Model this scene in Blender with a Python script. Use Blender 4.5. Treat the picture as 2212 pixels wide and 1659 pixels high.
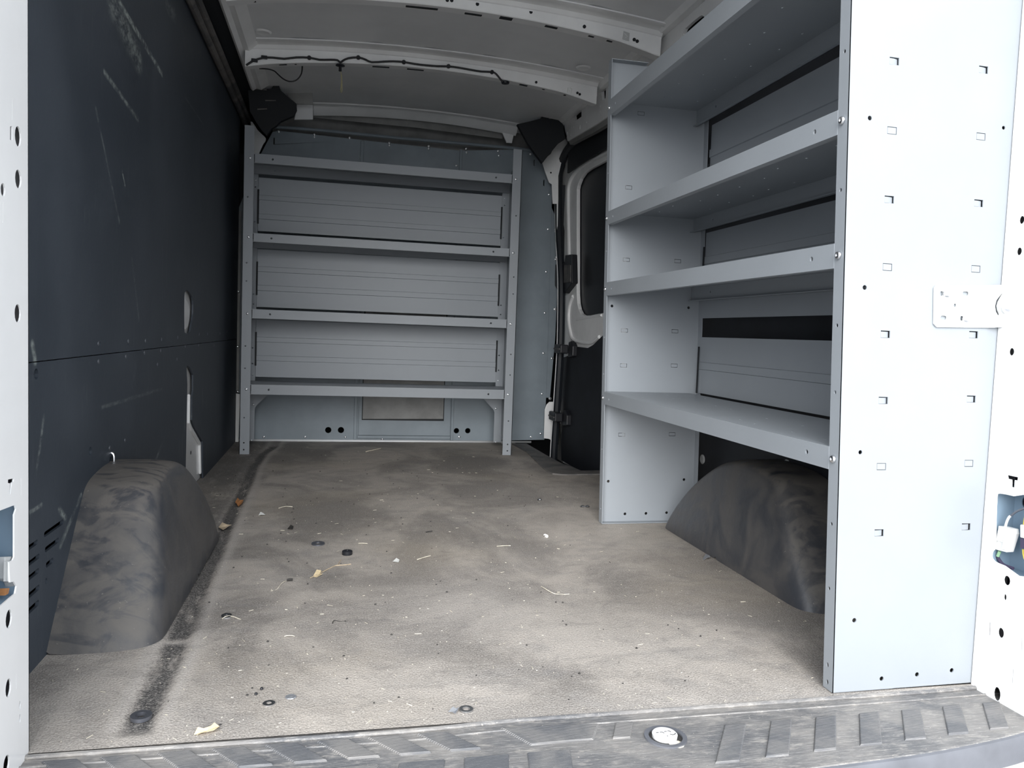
import bpy, bmesh, math, random
import numpy as np
from mathutils import Vector, Matrix
from mathutils.geometry import delaunay_2d_cdt

random.seed(7)
for o in list(bpy.data.objects):
    bpy.data.objects.remove(o, do_unlink=True)
SC = bpy.context.scene
COL = SC.collection

# ------------------------------------------------------------------ camera
FPX, W, H = 1709.62, 2212.0, 1659.0
YAW, PITCH, ROLL = 0.219511, -0.0634679, 0.0373624
CAMH = 0.62                                   # camera height above the load floor
_f = np.array([math.sin(YAW)*math.cos(PITCH), math.cos(YAW)*math.cos(PITCH), math.sin(PITCH)])
_r = np.cross(_f, [0, 0, 1]); _r /= np.linalg.norm(_r); _u = np.cross(_r, _f)
CR = math.cos(ROLL)*_r + math.sin(ROLL)*_u
CU = -math.sin(ROLL)*_r + math.cos(ROLL)*_u
CF = _f
CP = np.array([0, 0, CAMH])
cam = bpy.data.cameras.new('camera'); co = bpy.data.objects.new('camera', cam); COL.objects.link(co)
cam.sensor_width = 36; cam.lens = FPX/W*36; cam.clip_start = .02; cam.clip_end = 200
co.matrix_world = Matrix(((CR[0], CU[0], -CF[0], CP[0]), (CR[1], CU[1], -CF[1], CP[1]), (CR[2], CU[2], -CF[2], CP[2]), (0, 0, 0, 1)))
SC.camera = co

# ------------------------------------------------------------------ daylight and exposure
wd = bpy.data.worlds.new('world'); SC.world = wd; wd.use_nodes = True
nt = wd.node_tree; nt.nodes.clear()
wo = nt.nodes.new('ShaderNodeOutputWorld'); bg = nt.nodes.new('ShaderNodeBackground')
tc = nt.nodes.new('ShaderNodeTexCoord'); sx = nt.nodes.new('ShaderNodeSeparateXYZ'); rp = nt.nodes.new('ShaderNodeValToRGB')
nt.links.new(tc.outputs['Generated'], sx.inputs[0]); nt.links.new(sx.outputs[2], rp.inputs[0])
# bright hazy sky, nearly even from horizon to zenith
rp.color_ramp.elements[0].position = 0.0; rp.color_ramp.elements[0].color = (.88, .91, .95, 1)
rp.color_ramp.elements[1].position = 1.0; rp.color_ramp.elements[1].color = (.84, .91, 1.0, 1)
nt.links.new(rp.outputs[0], bg.inputs[0]); bg.inputs[1].default_value = 2.75
nt.links.new(bg.outputs[0], wo.inputs[0])
SC.view_settings.view_transform = 'Standard'; SC.view_settings.look = 'None'
SC.view_settings.gamma = 1; SC.view_settings.use_curve_mapping = False
SC.view_settings.exposure = 0.0
# sun behind thin cloud, low behind the van and a little to the left: a wide soft source
sl0 = bpy.data.lights.new('hazy_sun', 'SUN'); sl0.energy = 5.5; sl0.angle = math.radians(50); sl0.color = (1.0, .99, .975)
so = bpy.data.objects.new('hazy_sun', sl0); COL.objects.link(so)
_az, _el = math.radians(16), math.radians(23)
so.rotation_euler = Vector((-math.sin(_az)*math.cos(_el), -math.cos(_az)*math.cos(_el), math.sin(_el))).to_track_quat('Z', 'Y').to_euler()
# portal that guides sampling of the sky through the open rear doors (adds no light)
pl = bpy.data.lights.new('sky_portal', 'AREA'); pl.shape = 'RECTANGLE'; pl.size = 1.8; pl.size_y = 2.1
pl.cycles.is_portal = True
po = bpy.data.objects.new('sky_portal', pl); COL.objects.link(po)
po.location = (.38, .93, .85); po.rotation_euler = (math.radians(90), 0, 0)

# ------------------------------------------------------------------ measuring helper
def on(px, py, ax, val):
    d = CR*(px-W/2)/FPX - CU*(py-H/2)/FPX + CF
    t = (val-CP[ax])/d[ax]
    return CP+t*d
KEEP = {0: (1, 2), 1: (0, 2), 2: (0, 1)}
def P2(ax, val, pts, o=(0, 0), k=1.0):
    a, b = KEEP[ax]; out = []
    for p in pts:
        q = on(o[0]+p[0]/k, o[1]+p[1]/k, ax, val); out.append((q[a], q[b]))
    return out

# ------------------------------------------------------------------ materials
MATS = {}
class NB:
    def __init__(s, m): s.t = m.node_tree; s.n = s.t.nodes; s.l = s.t.links
    def new(s, k, **kw):
        n = s.n.new(k)
        for a, v in kw.items(): setattr(n, a, v)
        return n
    def lk(s, a, b): s.l.new(a, b)
    def setv(s, sock, v):
        if hasattr(v, 'type') and hasattr(v, 'is_output'): s.lk(v, sock)
        else: sock.default_value = v
    def math(s, op, a, b=0.0, c=0.0, clamp=False):
        n = s.new('ShaderNodeMath', operation=op); n.use_clamp = clamp
        for i, v in enumerate((a, b, c)): s.setv(n.inputs[i], v)
        return n.outputs[0]
    def noise(s, scale, detail=3, rough=.55, vec=None, dist=0.0):
        n = s.new('ShaderNodeTexNoise'); n.inputs['Scale'].default_value = scale
        n.inputs['Detail'].default_value = detail; n.inputs['Roughness'].default_value = rough
        n.inputs['Distortion'].default_value = dist
        if vec is not None: s.lk(vec, n.inputs['Vector'])
        return n.outputs[0]
    def ramp(s, f, a, b):
        n = s.new('ShaderNodeMapRange', interpolation_type='SMOOTHSTEP'); s.lk(f, n.inputs[0])
        n.inputs[1].default_value = a; n.inputs[2].default_value = b
        return n.outputs[0]
    def mix(s, f, a, b):
        n = s.new('ShaderNodeMix', data_type='RGBA'); s.setv(n.inputs[0], f)
        s.setv(n.inputs[6], a); s.setv(n.inputs[7], b); return n.outputs[2]
    def pos(s, sc=(1, 1, 1), rot=(0, 0, 0)):
        g = s.new('ShaderNodeNewGeometry'); m = s.new('ShaderNodeMapping'); s.lk(g.outputs['Position'], m.inputs[0])
        m.inputs['Scale'].default_value = sc; m.inputs['Rotation'].default_value = rot
        return m.outputs[0]
    def seg(s, pos, a, b, w0, w1):
        """soft mask round the 3-D segment a-b"""
        a = Vector(a); ba = Vector(b)-a
        v = s.new('ShaderNodeVectorMath', operation='SUBTRACT'); s.lk(pos, v.inputs[0]); v.inputs[1].default_value = a
        d = s.new('ShaderNodeVectorMath', operation='DOT_PRODUCT'); s.lk(v.outputs[0], d.inputs[0]); d.inputs[1].default_value = ba
        h = s.math('DIVIDE', d.outputs['Value'], ba.length_squared, clamp=True)
        sc = s.new('ShaderNodeVectorMath', operation='SCALE'); sc.inputs[0].default_value = ba; s.lk(h, sc.inputs['Scale'])
        e = s.new('ShaderNodeVectorMath', operation='DISTANCE'); s.lk(v.outputs[0], e.inputs[0]); s.lk(sc.outputs[0], e.inputs[1])
        n = s.new('ShaderNodeMapRange', interpolation_type='SMOOTHSTEP'); s.lk(e.outputs['Value'], n.inputs[0])
        n.inputs[1].default_value = w1; n.inputs[2].default_value = w0
        return n.outputs[0]
def mat(name, col, rough=.5, metal=0.0, var=.0, vscale=6, bump=0.0, bscale=300, coat=0.0, fn=None, spec=None):
    m = bpy.data.materials.new(name); m.use_nodes = True; MATS[name] = m
    b = m.node_tree.nodes['Principled BSDF']; nb = NB(m)
    b.inputs['Base Color'].default_value = (*col, 1); b.inputs['Roughness'].default_value = rough
    b.inputs['Metallic'].default_value = metal; b.inputs['Coat Weight'].default_value = coat
    if spec is not None: b.inputs['Specular IOR Level'].default_value = spec
    if var:
        n = nb.ramp(nb.noise(vscale, 4, .6, nb.pos()), .3, .7)
        nb.lk(nb.mix(n, tuple(c*(1-var) for c in col)+(1,), tuple(min(1, c*(1+var)) for c in col)+(1,)), b.inputs['Base Color'])
    if bump:
        bp = nb.new('ShaderNodeBump'); bp.inputs['Strength'].default_value = bump; bp.inputs['Distance'].default_value = .001
        nb.lk(nb.noise(bscale, 2, .5, nb.pos()), bp.inputs['Height']); nb.lk(bp.outputs[0], b.inputs['Normal'])
    if fn: fn(nb, b)
    return m
mat('rack_paint', (.290, .314, .340), .42, var=.03, vscale=3, bump=.12, bscale=500)
mat('bulkhead_paint', (.23, .272, .305), .45, var=.10, vscale=4, bump=.10, bscale=400)
mat('bulkhead_dull', (.24, .24, .235), .5, var=.15, vscale=9)
mat('van_white', (.91, .912, .912), .28, coat=.3, var=.02)
mat('van_white_inner', (.86, .865, .865), .42, var=.06, vscale=5)
mat('roof_skin', (.80, .81, .82), .5, var=.06, vscale=2.5)
mat('cavity', (.055, .045, .09), .8)
mat('cavity_blue', (.24, .33, .42), .5)
mat('black', (.006, .008, .011), .7)
mat('black_plastic', (.012, .013, .017), .45, bump=.1)
mat('liner_board_shaded', (.010, .012, .017), .6, var=.3, vscale=6)  # same liner boards, with the shade on this side put into the colour
mat('seal_rubber', (.010, .013, .018), .55)
mat('glass_dark', (.003, .004, .008), .30, spec=.15)
mat('zinc', (.75, .76, .78), .28, metal=1.0)
mat('steel_dull', (.42, .43, .44), .35, metal=.9)
mat('steel_dark', (.20, .21, .24), .35, metal=.8)
mat('bracket_white', (.80, .81, .80), .35)
mat('plastic_white', (.80, .80, .78), .4)
mat('plastic_grey', (.50, .51, .51), .5)
mat('wire_black', (.006, .006, .008), .5)
mat('wire_yellow', (.62, .50, .08), .5)
mat('wire_green', (.30, .50, .30), .5)
mat('tie_straw', (.36, .33, .20), .5)
mat('leaf_tan', (.72, .58, .36), .7, var=.25, vscale=60)
mat('leaf_orange', (.45, .20, .07), .7, var=.3, vscale=60)
mat('straw', (.66, .61, .50), .7, var=.2, vscale=80)
mat('twig', (.50, .40, .28), .8, var=.2, vscale=80)
mat('dark_bit', (.03, .028, .026), .7)
mat('paper', (.75, .75, .72), .7)
mat('foil', (.7, .72, .76), .3, metal=.8, bump=.4, bscale=200)
mat('bumper_white', (.72, .73, .74), .4)
mat('emblem_white', (.86, .86, .86), .25, metal=.2)
mat('body_outer', (.72, .73, .74), .3, coat=.4)
mat('asphalt', (.30, .295, .285), .9, var=.2, vscale=3)

def f_liner(nb, b):
    p = nb.pos()
    n1 = nb.noise(2.2, 4, .6, p)
    base = nb.mix(nb.ramp(n1, .35, .7), (.034, .044, .058, 1), (.054, .066, .083, 1))
    # fine vertical scuffs, thicker in the lower half
    sp = nb.pos((1, 38, 4), (0.0, 0, 0)); s1 = nb.ramp(nb.noise(1.3, 5, .75, sp), .56, .76)
    sp2 = nb.pos((1, 15, 60), (0, 0, 0)); s2 = nb.ramp(nb.noise(1.0, 6, .8, nb.pos((1, 55, 9), (.5, 0, 0))), .58, .78)
    sep = nb.new('ShaderNodeSeparateXYZ'); nb.lk(p, sep.inputs[0])
    low = nb.new('ShaderNodeMapRange'); nb.lk(sep.outputs[2], low.inputs[0])
    low.inputs[1].default_value = 1.0; low.inputs[2].default_value = .1; low.inputs[3].default_value = .25; low.inputs[4].default_value = 1.0
    patch = nb.ramp(nb.noise(5, 3, .6, p), .42, .68)
    w = nb.math('MULTIPLY', nb.math('MULTIPLY', nb.math('ADD', s1, s2, clamp=True), patch), low.outputs[0])
    m1 = nb.mix(nb.math('MULTIPLY', w, .75), base, (.24, .26, .255, 1))
    acc = None
    segs = [((240, 0), (300, 130), .004, .05, .55), ((255, 0), (350, 160), .001, .012, 1.0), ((225, 155), (298, 258), .001, .010, .7),
            ((207, 235), (258, 480), .001, .008, .25), ((264, 370), (270, 400), .001, .006, .8), ((285, 560), (300, 690), .001, .01, .28),
            ((80, 1010), (95, 900), .001, .008, .4), ((130, 1180), (175, 1070), .001, .01, .45), ((60, 1110), (90, 1090), .001, .006, .5),
            ((360, 10), (378, 35), .002, .03, .3), ((330, 1010), (350, 960), .001, .010, .35), ((128, 1100), (142, 1120), .001, .01, .6),
            ((70, 745), (76, 780), .002, .012, .6), ((220, 880), (350, 840), .001, .007, .22), ((400, 210), (440, 270), .001, .006, .2)]
    for a, c, w0, w1, amt in segs:
        A = on(*a, 0, -.507); B = on(*c, 0, -.507)
        k = nb.math('MULTIPLY', nb.seg(p, A, B, w0, w1), amt)
        acc = k if acc is None else nb.math('MAXIMUM', acc, k)
    brk = nb.ramp(nb.noise(9, 6, .8, nb.pos((1, 3, 5), (.9, 0, 0))), .38, .68)
    acc = nb.math('MULTIPLY', acc, brk)
    m2 = nb.mix(acc, m1, (.42, .47, .44, 1))
    nb.lk(m2, b.inputs['Base Color'])
    bp = nb.new('ShaderNodeBump'); bp.inputs['Strength'].default_value = .25; bp.inputs['Distance'].default_value = .002
    nb.lk(nb.noise(45, 5, .7, p), bp.inputs['Height']); nb.lk(bp.outputs[0], b.inputs['Normal'])
    nb.lk(nb.math('ADD', nb.math('MULTIPLY', n1, .25), .42), b.inputs['Roughness'])
mat('liner_board', (.02, .025, .03), .55, fn=f_liner)

def f_arch(nb, b):
    p = nb.pos()
    n1 = nb.noise(7, 5, .62, p, 1.2)
    geo = nb.new('ShaderNodeNewGeometry'); sp = nb.new('ShaderNodeSeparateXYZ'); nb.lk(geo.outputs['Normal'], sp.inputs[0])
    up = nb.ramp(sp.outputs[2], .35, .95)                     # dust settled on upward faces
    d = nb.math('ADD', nb.math('MULTIPLY', nb.ramp(n1, .36, .66), .50), nb.math('MULTIPLY', up, nb.ramp(nb.noise(11, 4, .6, nb.pos((1, 2.5, 1)), 1.5), .38, .55)), clamp=True)
    sc = nb.ramp(nb.noise(1.4, 6, .8, nb.pos((1, 60, 10), (.3, 0, 0))), .60, .78)
    c = nb.mix(d, (.045, .048, .056, 1), (.125, .115, .105, 1))
    c = nb.mix(nb.math('MULTIPLY', sc, .25), c, (.16, .155, .15, 1))
    sp2 = nb.ramp(nb.noise(140, 2, .5, p), .70, .78)
    c = nb.mix(nb.math('MULTIPLY', sp2, .35), c, (.3, .28, .25, 1))
    nb.lk(c, b.inputs['Base Color'])
    nb.lk(nb.math('ADD', nb.math('MULTIPLY', d, .35), .32), b.inputs['Roughness'])
    bp = nb.new('ShaderNodeBump'); bp.inputs['Strength'].default_value = .35; bp.inputs['Distance'].default_value = .004
    nb.lk(nb.noise(22, 5, .6, p), bp.inputs['Height']); nb.lk(bp.outputs[0], b.inputs['Normal'])
mat('arch_plastic', (.03, .03, .03), .5, fn=f_arch)

def f_floor(nb, b):
    p = nb.pos()
    at = nb.new('ShaderNodeAttribute'); at.attribute_name = 'groove'; gr = at.outputs['Fac']
    at2 = nb.new('ShaderNodeAttribute'); at2.attribute_name = 'dust'; du = at2.outputs['Fac']
    n1 = nb.noise(2.6, 6, .62, nb.pos((1, .8, 1)), .7)
    n2 = nb.noise(6.5, 5, .65, nb.pos((1, 1.6, 1)), 1.0)
    n3 = nb.noise(1.3, 3, .5, p)
    fine = nb.noise(330, 3, .7, p)
    mid = nb.noise(70, 4, .7, p)
    c = nb.mix(nb.ramp(n1, .38, .62), (.195, .176, .158, 1), (.445, .400, .355, 1))
    c = nb.mix(nb.math('MULTIPLY', nb.ramp(n2, .46, .72), .55), c, (.215, .203, .195, 1))
    c = nb.mix(nb.math('MULTIPLY', nb.ramp(n3, .45, .7), .45), c, (.43, .365, .28, 1))
    c = nb.mix(nb.math('MULTIPLY', du, .75), c, (.50, .46, .425, 1))
    c = nb.mix(nb.math('MULTIPLY', nb.ramp(mid, .5, .72), .30), c, (.52, .49, .455, 1))
    gn = nb.math('MULTIPLY', gr, nb.ramp(nb.noise(25, 4, .7, nb.pos((1, .25, 1))), .25, .5))
    c = nb.mix(nb.math('MULTIPLY', gn, .93), c, (.030, .030, .032, 1))
    c = nb.mix(nb.math('MULTIPLY', nb.ramp(fine, .44, .72), .50), c, (.62, .58, .53, 1))
    c = nb.mix(nb.math('MULTIPLY', nb.ramp(fine, .50, .28), .50), c, (.045, .042, .040, 1))
    sm2 = nb.ramp(nb.noise(14, 5, .7, nb.pos((1, 1.4, 1)), .6), .50, .70)
    c = nb.mix(nb.math('MULTIPLY', sm2, .30), c, (.15, .14, .132, 1))
    # worn dark smears across the boards
    sm = nb.ramp(nb.noise(2.2, 5, .7, nb.pos((1, 3.2, 1), (0, 0, .25)), .8), .58, .76)
    c = nb.mix(nb.math('MULTIPLY', sm, .5), c, (.14, .135, .133, 1))
    nb.lk(c, b.inputs['Base Color'])
    nb.lk(nb.math('ADD', nb.math('MULTIPLY', n2, .2), .55), b.inputs['Roughness'])
    bp = nb.new('ShaderNodeBump'); bp.inputs['Strength'].default_value = .55; bp.inputs['Distance'].default_value = .0022
    v = nb.new('ShaderNodeTexVoronoi'); v.inputs['Scale'].default_value = 260; nb.lk(p, v.inputs['Vector'])
    nb.lk(nb.math('ADD', fine, nb.math('MULTIPLY', v.outputs['Distance'], .8)), bp.inputs['Height']); nb.lk(bp.outputs[0], b.inputs['Normal'])
mat('floor_mat', (.2, .18, .16), .7, fn=f_floor)

def f_step(nb, b):
    p = nb.pos()
    n1 = nb.noise(5, 5, .62, p, .6)
    st = nb.ramp(nb.noise(2.5, 7, .85, nb.pos((14, 260, 30), (0, 0, .05))), .47, .70)
    c = nb.mix(nb.ramp(n1, .35, .68), (.105, .108, .115, 1), (.26, .245, .228, 1))
    c = nb.mix(nb.math('MULTIPLY', st, .70), c, (.56, .54, .51, 1))
    wv = nb.new('ShaderNodeTexWave', bands_direction='Y'); wv.inputs['Scale'].default_value = 95; wv.inputs['Distortion'].default_value = 1.5; wv.inputs['Detail'].default_value = 2; wv.inputs['Detail Scale'].default_value = .3; nb.lk(p, wv.inputs['Vector'])
    c = nb.mix(nb.math('MULTIPLY', wv.outputs['Fac'], .35), c, (.085, .085, .09, 1))
    c = nb.mix(nb.math('MULTIPLY', nb.ramp(nb.noise(48, 5, .75, nb.pos((.6, 1.6, 1))), .50, .72), .55), c, (.44, .41, .37, 1))
    c = nb.mix(nb.math('MULTIPLY', nb.ramp(nb.noise(240, 2, .5, p), .68, .76), .7), c, (.55, .50, .44, 1))
    nb.lk(c, b.inputs['Base Color'])
    bp = nb.new('ShaderNodeBump'); bp.inputs['Strength'].default_value = .5; bp.inputs['Distance'].default_value = .002
    nb.lk(nb.noise(90, 5, .75, nb.pos((.3, 3, 1))), bp.inputs['Height']); nb.lk(bp.outputs[0], b.inputs['Normal'])
def f_step2(nb, b):
    p = nb.pos()
    st = nb.ramp(nb.noise(2.5, 7, .85, nb.pos((14, 300, 30), (0, 0, .05))), .50, .74)
    c = nb.mix(nb.ramp(nb.noise(7, 5, .62, p, .6), .35, .68), (.115, .12, .13, 1), (.24, .23, .22, 1))
    c = nb.mix(nb.math('MULTIPLY', st, .60), c, (.50, .485, .46, 1))
    wv = nb.new('ShaderNodeTexWave', bands_direction='Y'); wv.inputs['Scale'].default_value = 95; wv.inputs['Distortion'].default_value = 1.0; nb.lk(p, wv.inputs['Vector'])
    c = nb.mix(nb.math('MULTIPLY', wv.outputs['Fac'], .45), c, (.07, .07, .075, 1))
    bp = nb.new('ShaderNodeBump'); bp.inputs['Strength'].default_value = .6; bp.inputs['Distance'].default_value = .001; bp.invert = True
    nb.lk(wv.outputs['Fac'], bp.inputs['Height']); nb.lk(bp.outputs[0], b.inputs['Normal'])
    nb.lk(c, b.inputs['Base Color'])
mat('step_rubber', (.14, .14, .145), .6, fn=f_step)
mat('tread_rubber', (.095, .098, .104), .6, fn=f_step2)
mat('step_front', (.12, .125, .14), .5, var=.2, bump=.2)
def f_trim(nb, b):
    n1 = nb.noise(8, 5, .6, nb.pos(), .8)
    nb.lk(nb.mix(nb.ramp(n1, .35, .65), (.075, .074, .076, 1), (.16, .15, .14, 1)), b.inputs['Base Color'])
mat('edge_trim', (.08, .08, .08), .6, fn=f_trim)

# ------------------------------------------------------------------ geometry helpers
ORG = {}
ROOT = {}
def circ(u, v, r, n=14, ry=None, rot=0.0):
    ry = r if ry is None else ry
    out = []
    for i in range(n):
        a = 2*math.pi*i/n; x, y = r*math.cos(a), ry*math.sin(a)
        out.append((u+x*math.cos(rot)-y*math.sin(rot), v+x*math.sin(rot)+y*math.cos(rot)))
    return out
def rect(u, v, w, h): return [(u-w/2, v-h/2), (u+w/2, v-h/2), (u+w/2, v+h/2), (u-w/2, v+h/2)]
def rrect(u, v, w, h, r, n=4):
    out = []
    for cx, cy, a0 in ((u+w/2-r, v+h/2-r, 0), (u-w/2+r, v+h/2-r, 90), (u-w/2+r, v-h/2+r, 180), (u+w/2-r, v-h/2+r, 270)):
        for i in range(n+1):
            a = math.radians(a0+90*i/n); out.append((cx+r*math.cos(a), cy+r*math.sin(a)))
    return out
def to3(ax, u, v, w): return (w, u, v) if ax == 0 else (u, w, v) if ax == 1 else (u, v, w)
def smooth2(pts, n=3, closed=True):
    """Catmull-Rom through 2-D or 3-D points"""
    P = [Vector(p) for p in pts]; N = len(P); out = []
    rng = range(N) if closed else range(N-1)
    for i in rng:
        g = (lambda j: P[j % N]) if closed else (lambda j: P[min(max(j, 0), N-1)])
        a, b, c, d = g(i-1), g(i), g(i+1), g(i+2)
        for k in range(n):
            t = k/n
            out.append(tuple(.5*((2*b)+(c-a)*t+(2*a-5*b+4*c-d)*t*t+(3*b-a-3*c+d)*t**3)))
    if not closed: out.append(tuple(P[-1]))
    return out
def inside(x, y, loop):
    c = False; j = len(loop)-1
    for i in range(len(loop)):
        xi, yi = loop[i][0], loop[i][1]; xj, yj = loop[j][0], loop[j][1]
        if (yi > y) != (yj > y) and x < (xj-xi)*(y-yi)/(yj-yi)+xi: c = not c
        j = i
    return c
class MB:
    def __init__(s): s.v = []; s.f = []
    def add(s, vs, fs):
        k = len(s.v); s.v += [tuple(map(float, q)) for q in vs]; s.f += [tuple(i+k for i in f) for f in fs]; return s
    def box(s, a, b):
        x0, y0, z0 = a; x1, y1, z1 = b
        return s.add([(x0, y0, z0), (x1, y0, z0), (x1, y1, z0), (x0, y1, z0), (x0, y0, z1), (x1, y0, z1), (x1, y1, z1), (x0, y1, z1)],
                     [(0, 3, 2, 1), (4, 5, 6, 7), (0, 1, 5, 4), (1, 2, 6, 5), (2, 3, 7, 6), (3, 0, 4, 7)])
    def plate(s, ax, w0, w1, outline, holes=()):
        loops = [list(outline)]+[list(h) for h in holes]
        flat = [p for l in loops for p in l]; n = len(flat)
        ed = []; k = 0
        for l in loops:
            m = len(l); ed += [(k+i, k+(i+1) % m) for i in range(m)]; k += m
        cv, ce_, cf, ov, oe, of = delaunay_2d_cdt([Vector(p) for p in flat], ed, [], 0, 1e-7)
        tris = []
        for f in cf:
            cx = sum(cv[i][0] for i in f)/3; cy = sum(cv[i][1] for i in f)/3
            if inside(cx, cy, loops[0]) and not any(inside(cx, cy, h) for h in loops[1:]): tris.append(f)
        nc = len(cv)
        s.add([to3(ax, p[0], p[1], w0) for p in cv]+[to3(ax, p[0], p[1], w1) for p in cv],
              [tuple(t) for t in tris]+[(t[2]+nc, t[1]+nc, t[0]+nc) for t in tris])
        vs = [to3(ax, p[0], p[1], w0) for p in flat]+[to3(ax, p[0], p[1], w1) for p in flat]
        fs = []
        k = 0
        for l in loops:
            m = len(l)
            for i in range(m):
                a, b = k+i, k+(i+1) % m; fs.append((a, b, b+n, a+n))
            k += m
        return s.add(vs, fs)
    def ext(s, prof, ax, w0, w1):                 # extrude a closed 2-D profile along an axis
        return s.plate(ax, w0, w1, prof)
    def tube(s, pts, r, n=8, cap=True):
        P = [Vector(p) for p in pts]; vs = []; up = Vector((0, 0, 1)); prev = None
        for i, p in enumerate(P):
            t = (P[min(i+1, len(P)-1)]-P[max(i-1, 0)]).normalized()
            if prev is None:
                a = t.cross(up if abs(t.z) < .9 else Vector((1, 0, 0))).normalized()
            else:
                a = (prev-t*prev.dot(t)).normalized()
            prev = a; b = t.cross(a); rr = r[i] if isinstance(r, (list, tuple)) else r
            for k in range(n):
                w = 2*math.pi*k/n; vs.append(p+a*rr*math.cos(w)+b*rr*math.sin(w))
        fs = []
        for i in range(len(P)-1):
            for k in range(n):
                fs.append((i*n+k, i*n+(k+1) % n, (i+1)*n+(k+1) % n, (i+1)*n+k))
        if cap: fs.append(tuple(range(n))[::-1]); fs.append(tuple((len(P)-1)*n+k for k in range(n)))
        return s.add(vs, fs)
    def rev(s, c, axis, prof, n=14):              # revolve (radius, height) profile about axis through c
        ax = Vector(axis).normalized(); a = ax.cross(Vector((0, 0, 1)) if abs(ax.z) < .9 else Vector((1, 0, 0))).normalized(); b = ax.cross(a)
        vs = []; c = Vector(c)
        for r, h in prof:
            for k in range(n):
                w = 2*math.pi*k/n; vs.append(c+ax*h+(a*math.cos(w)+b*math.sin(w))*r)
        fs = []
        m = len(prof)
        for i in range(m-1):
            for k in range(n): fs.append((i*n+k, i*n+(k+1) % n, (i+1)*n+(k+1) % n, (i+1)*n+k))
        fs.append(tuple(range(n))[::-1]); fs.append(tuple((m-1)*n+k for k in range(n)))
        return s.add(vs, fs)
    def ring(s, c, r0, r1, h, n=20, tilt=0.0):    # flat washer
        vs = []
        for (r, z) in ((r0, 0), (r1, 0), (r1, h), (r0, h)):
            for k in range(n):
                w = 2*math.pi*k/n; x, y = r*math.cos(w), r*math.sin(w); vs.append((c[0]+x, c[1]+y, c[2]+z+y*tilt))
        fs = []
        for j in range(4):
            for k in range(n): fs.append((j*n+k, j*n+(k+1) % n, ((j+1) % 4)*n+(k+1) % n, ((j+1) % 4)*n+k))
        return s.add(vs, fs)
    def loft(s, rings, closed=True, caps=False):
        n = len(rings[0]); vs = [p for r in rings for p in r]; fs = []
        for i in range(len(rings)-1):
            for k in range(n if closed else n-1):
                fs.append((i*n+k, i*n+(k+1) % n, (i+1)*n+(k+1) % n, (i+1)*n+k))
        if caps: fs.append(tuple(range(n))[::-1]); fs.append(tuple((len(rings)-1)*n+k for k in range(n)))
        return s.add(vs, fs)
    def build(s, name, m, parent=None, smooth=False, warp=None, bevel=0.0, org=None, angle=35):
        V = s.v if warp is None else [warp(*p) for p in s.v]
        if org is None:
            A = np.array(V); org = ((A[:, 0].min()+A[:, 0].max())/2, (A[:, 1].min()+A[:, 1].max())/2, A[:, 2].min())
        me = bpy.data.meshes.new(name); me.from_pydata([(p[0]-org[0], p[1]-org[1], p[2]-org[2]) for p in V], [], s.f)
        bm = bmesh.new(); bm.from_mesh(me); bmesh.ops.remove_doubles(bm, verts=bm.verts, dist=1e-6)
        bmesh.ops.recalc_face_normals(bm, faces=bm.faces); bm.to_mesh(me); bm.free()
        me.materials.append(MATS[m])
        ob = bpy.data.objects.new(name, me); COL.objects.link(ob)
        place(ob, org, parent)
        if smooth:
            for p in me.polygons: p.use_smooth = True
            try: me.set_sharp_from_angle(angle=math.radians(angle))
            except Exception: pass
        if bevel:
            md = ob.modifiers.new('bevel', 'BEVEL'); md.width = bevel; md.segments = 2; md.limit_method = 'ANGLE'; md.angle_limit = math.radians(50)
        return ob
def place(ob, org, parent):
    ORG[ob.name] = Vector(org)
    if parent is not None:
        ob.parent = parent; ob.location = Vector(org)-ORG[parent.name]
    else: ob.location = org
def thing(name, label, cat, loc, group=None):
    o = bpy.data.objects.new(name, None); COL.objects.link(o); o.empty_display_size = .05
    place(o, loc, None); o['label'] = label; o['category'] = cat
    if group: o['group'] = group
    return o
def tag(o, label, cat, group=None):
    o['label'] = label; o['category'] = cat
    if group: o['group'] = group
    return o
def struct(o): o['kind'] = 'structure'; return o
def sroot(name, loc):
    o = bpy.data.objects.new(name, None); COL.objects.link(o); o.empty_display_size = .05; place(o, loc, None); return struct(o)
def inst(name, src, loc, parent, rot=(0, 0, 0), sc=1.0):
    o = bpy.data.objects.new(name, src); COL.objects.link(o); place(o, loc, parent); o.rotation_euler = rot; o.scale = (sc, sc, sc); return o
def mesh_only(mb, name, m, smooth=True):
    o = mb.build(name, m, org=(0, 0, 0), smooth=smooth); me = o.data; bpy.data.objects.remove(o); return me
# fastener heads, axis +Z
M_pan = mesh_only(MB().rev((0, 0, 0), (0, 0, 1), [(.0062, 0), (.0062, .0015), (.0050, .0034), (.0022, .0044), (.0022, .0028), (.0008, .0028)], 14), 'screw', 'zinc')
M_riv = mesh_only(MB().rev((0, 0, 0), (0, 0, 1), [(.0080, 0), (.0078, .0014), (.0055, .0034), (.0018, .0042)], 12), 'rivet', 'zinc')
M_hex = mesh_only(MB().rev((0, 0, 0), (0, 0, 1), [(.0095, 0), (.0095, .0012)], 16).rev((0, 0, .0012), (0, 0, 1), [(.0062, 0), (.0062, .0040), (.0050, .0048)], 6), 'bolt', 'zinc', False)
M_plug = mesh_only(MB().rev((0, 0, 0), (0, 0, 1), [(.0100, 0), (.0095, .0010), (.0060, .0015)], 14), 'plug', 'zinc')
NEGY = (math.pi/2, 0, 0)          # head faces the camera (-Y)
NEGX = (0, -math.pi/2, 0)         # head faces -X
POSX = (0, math.pi/2, 0)

LW, RW = -.507, 1.262             # liner faces
YN, YB = 1.205, 4.38              # load floor edge, bulkhead plane
XC = .36                          # roof centre line
def zsheet(x): return 1.778-.072*(x-XC)**2
def zrib(x): return 1.722-.115*(x-XC)**2

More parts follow.
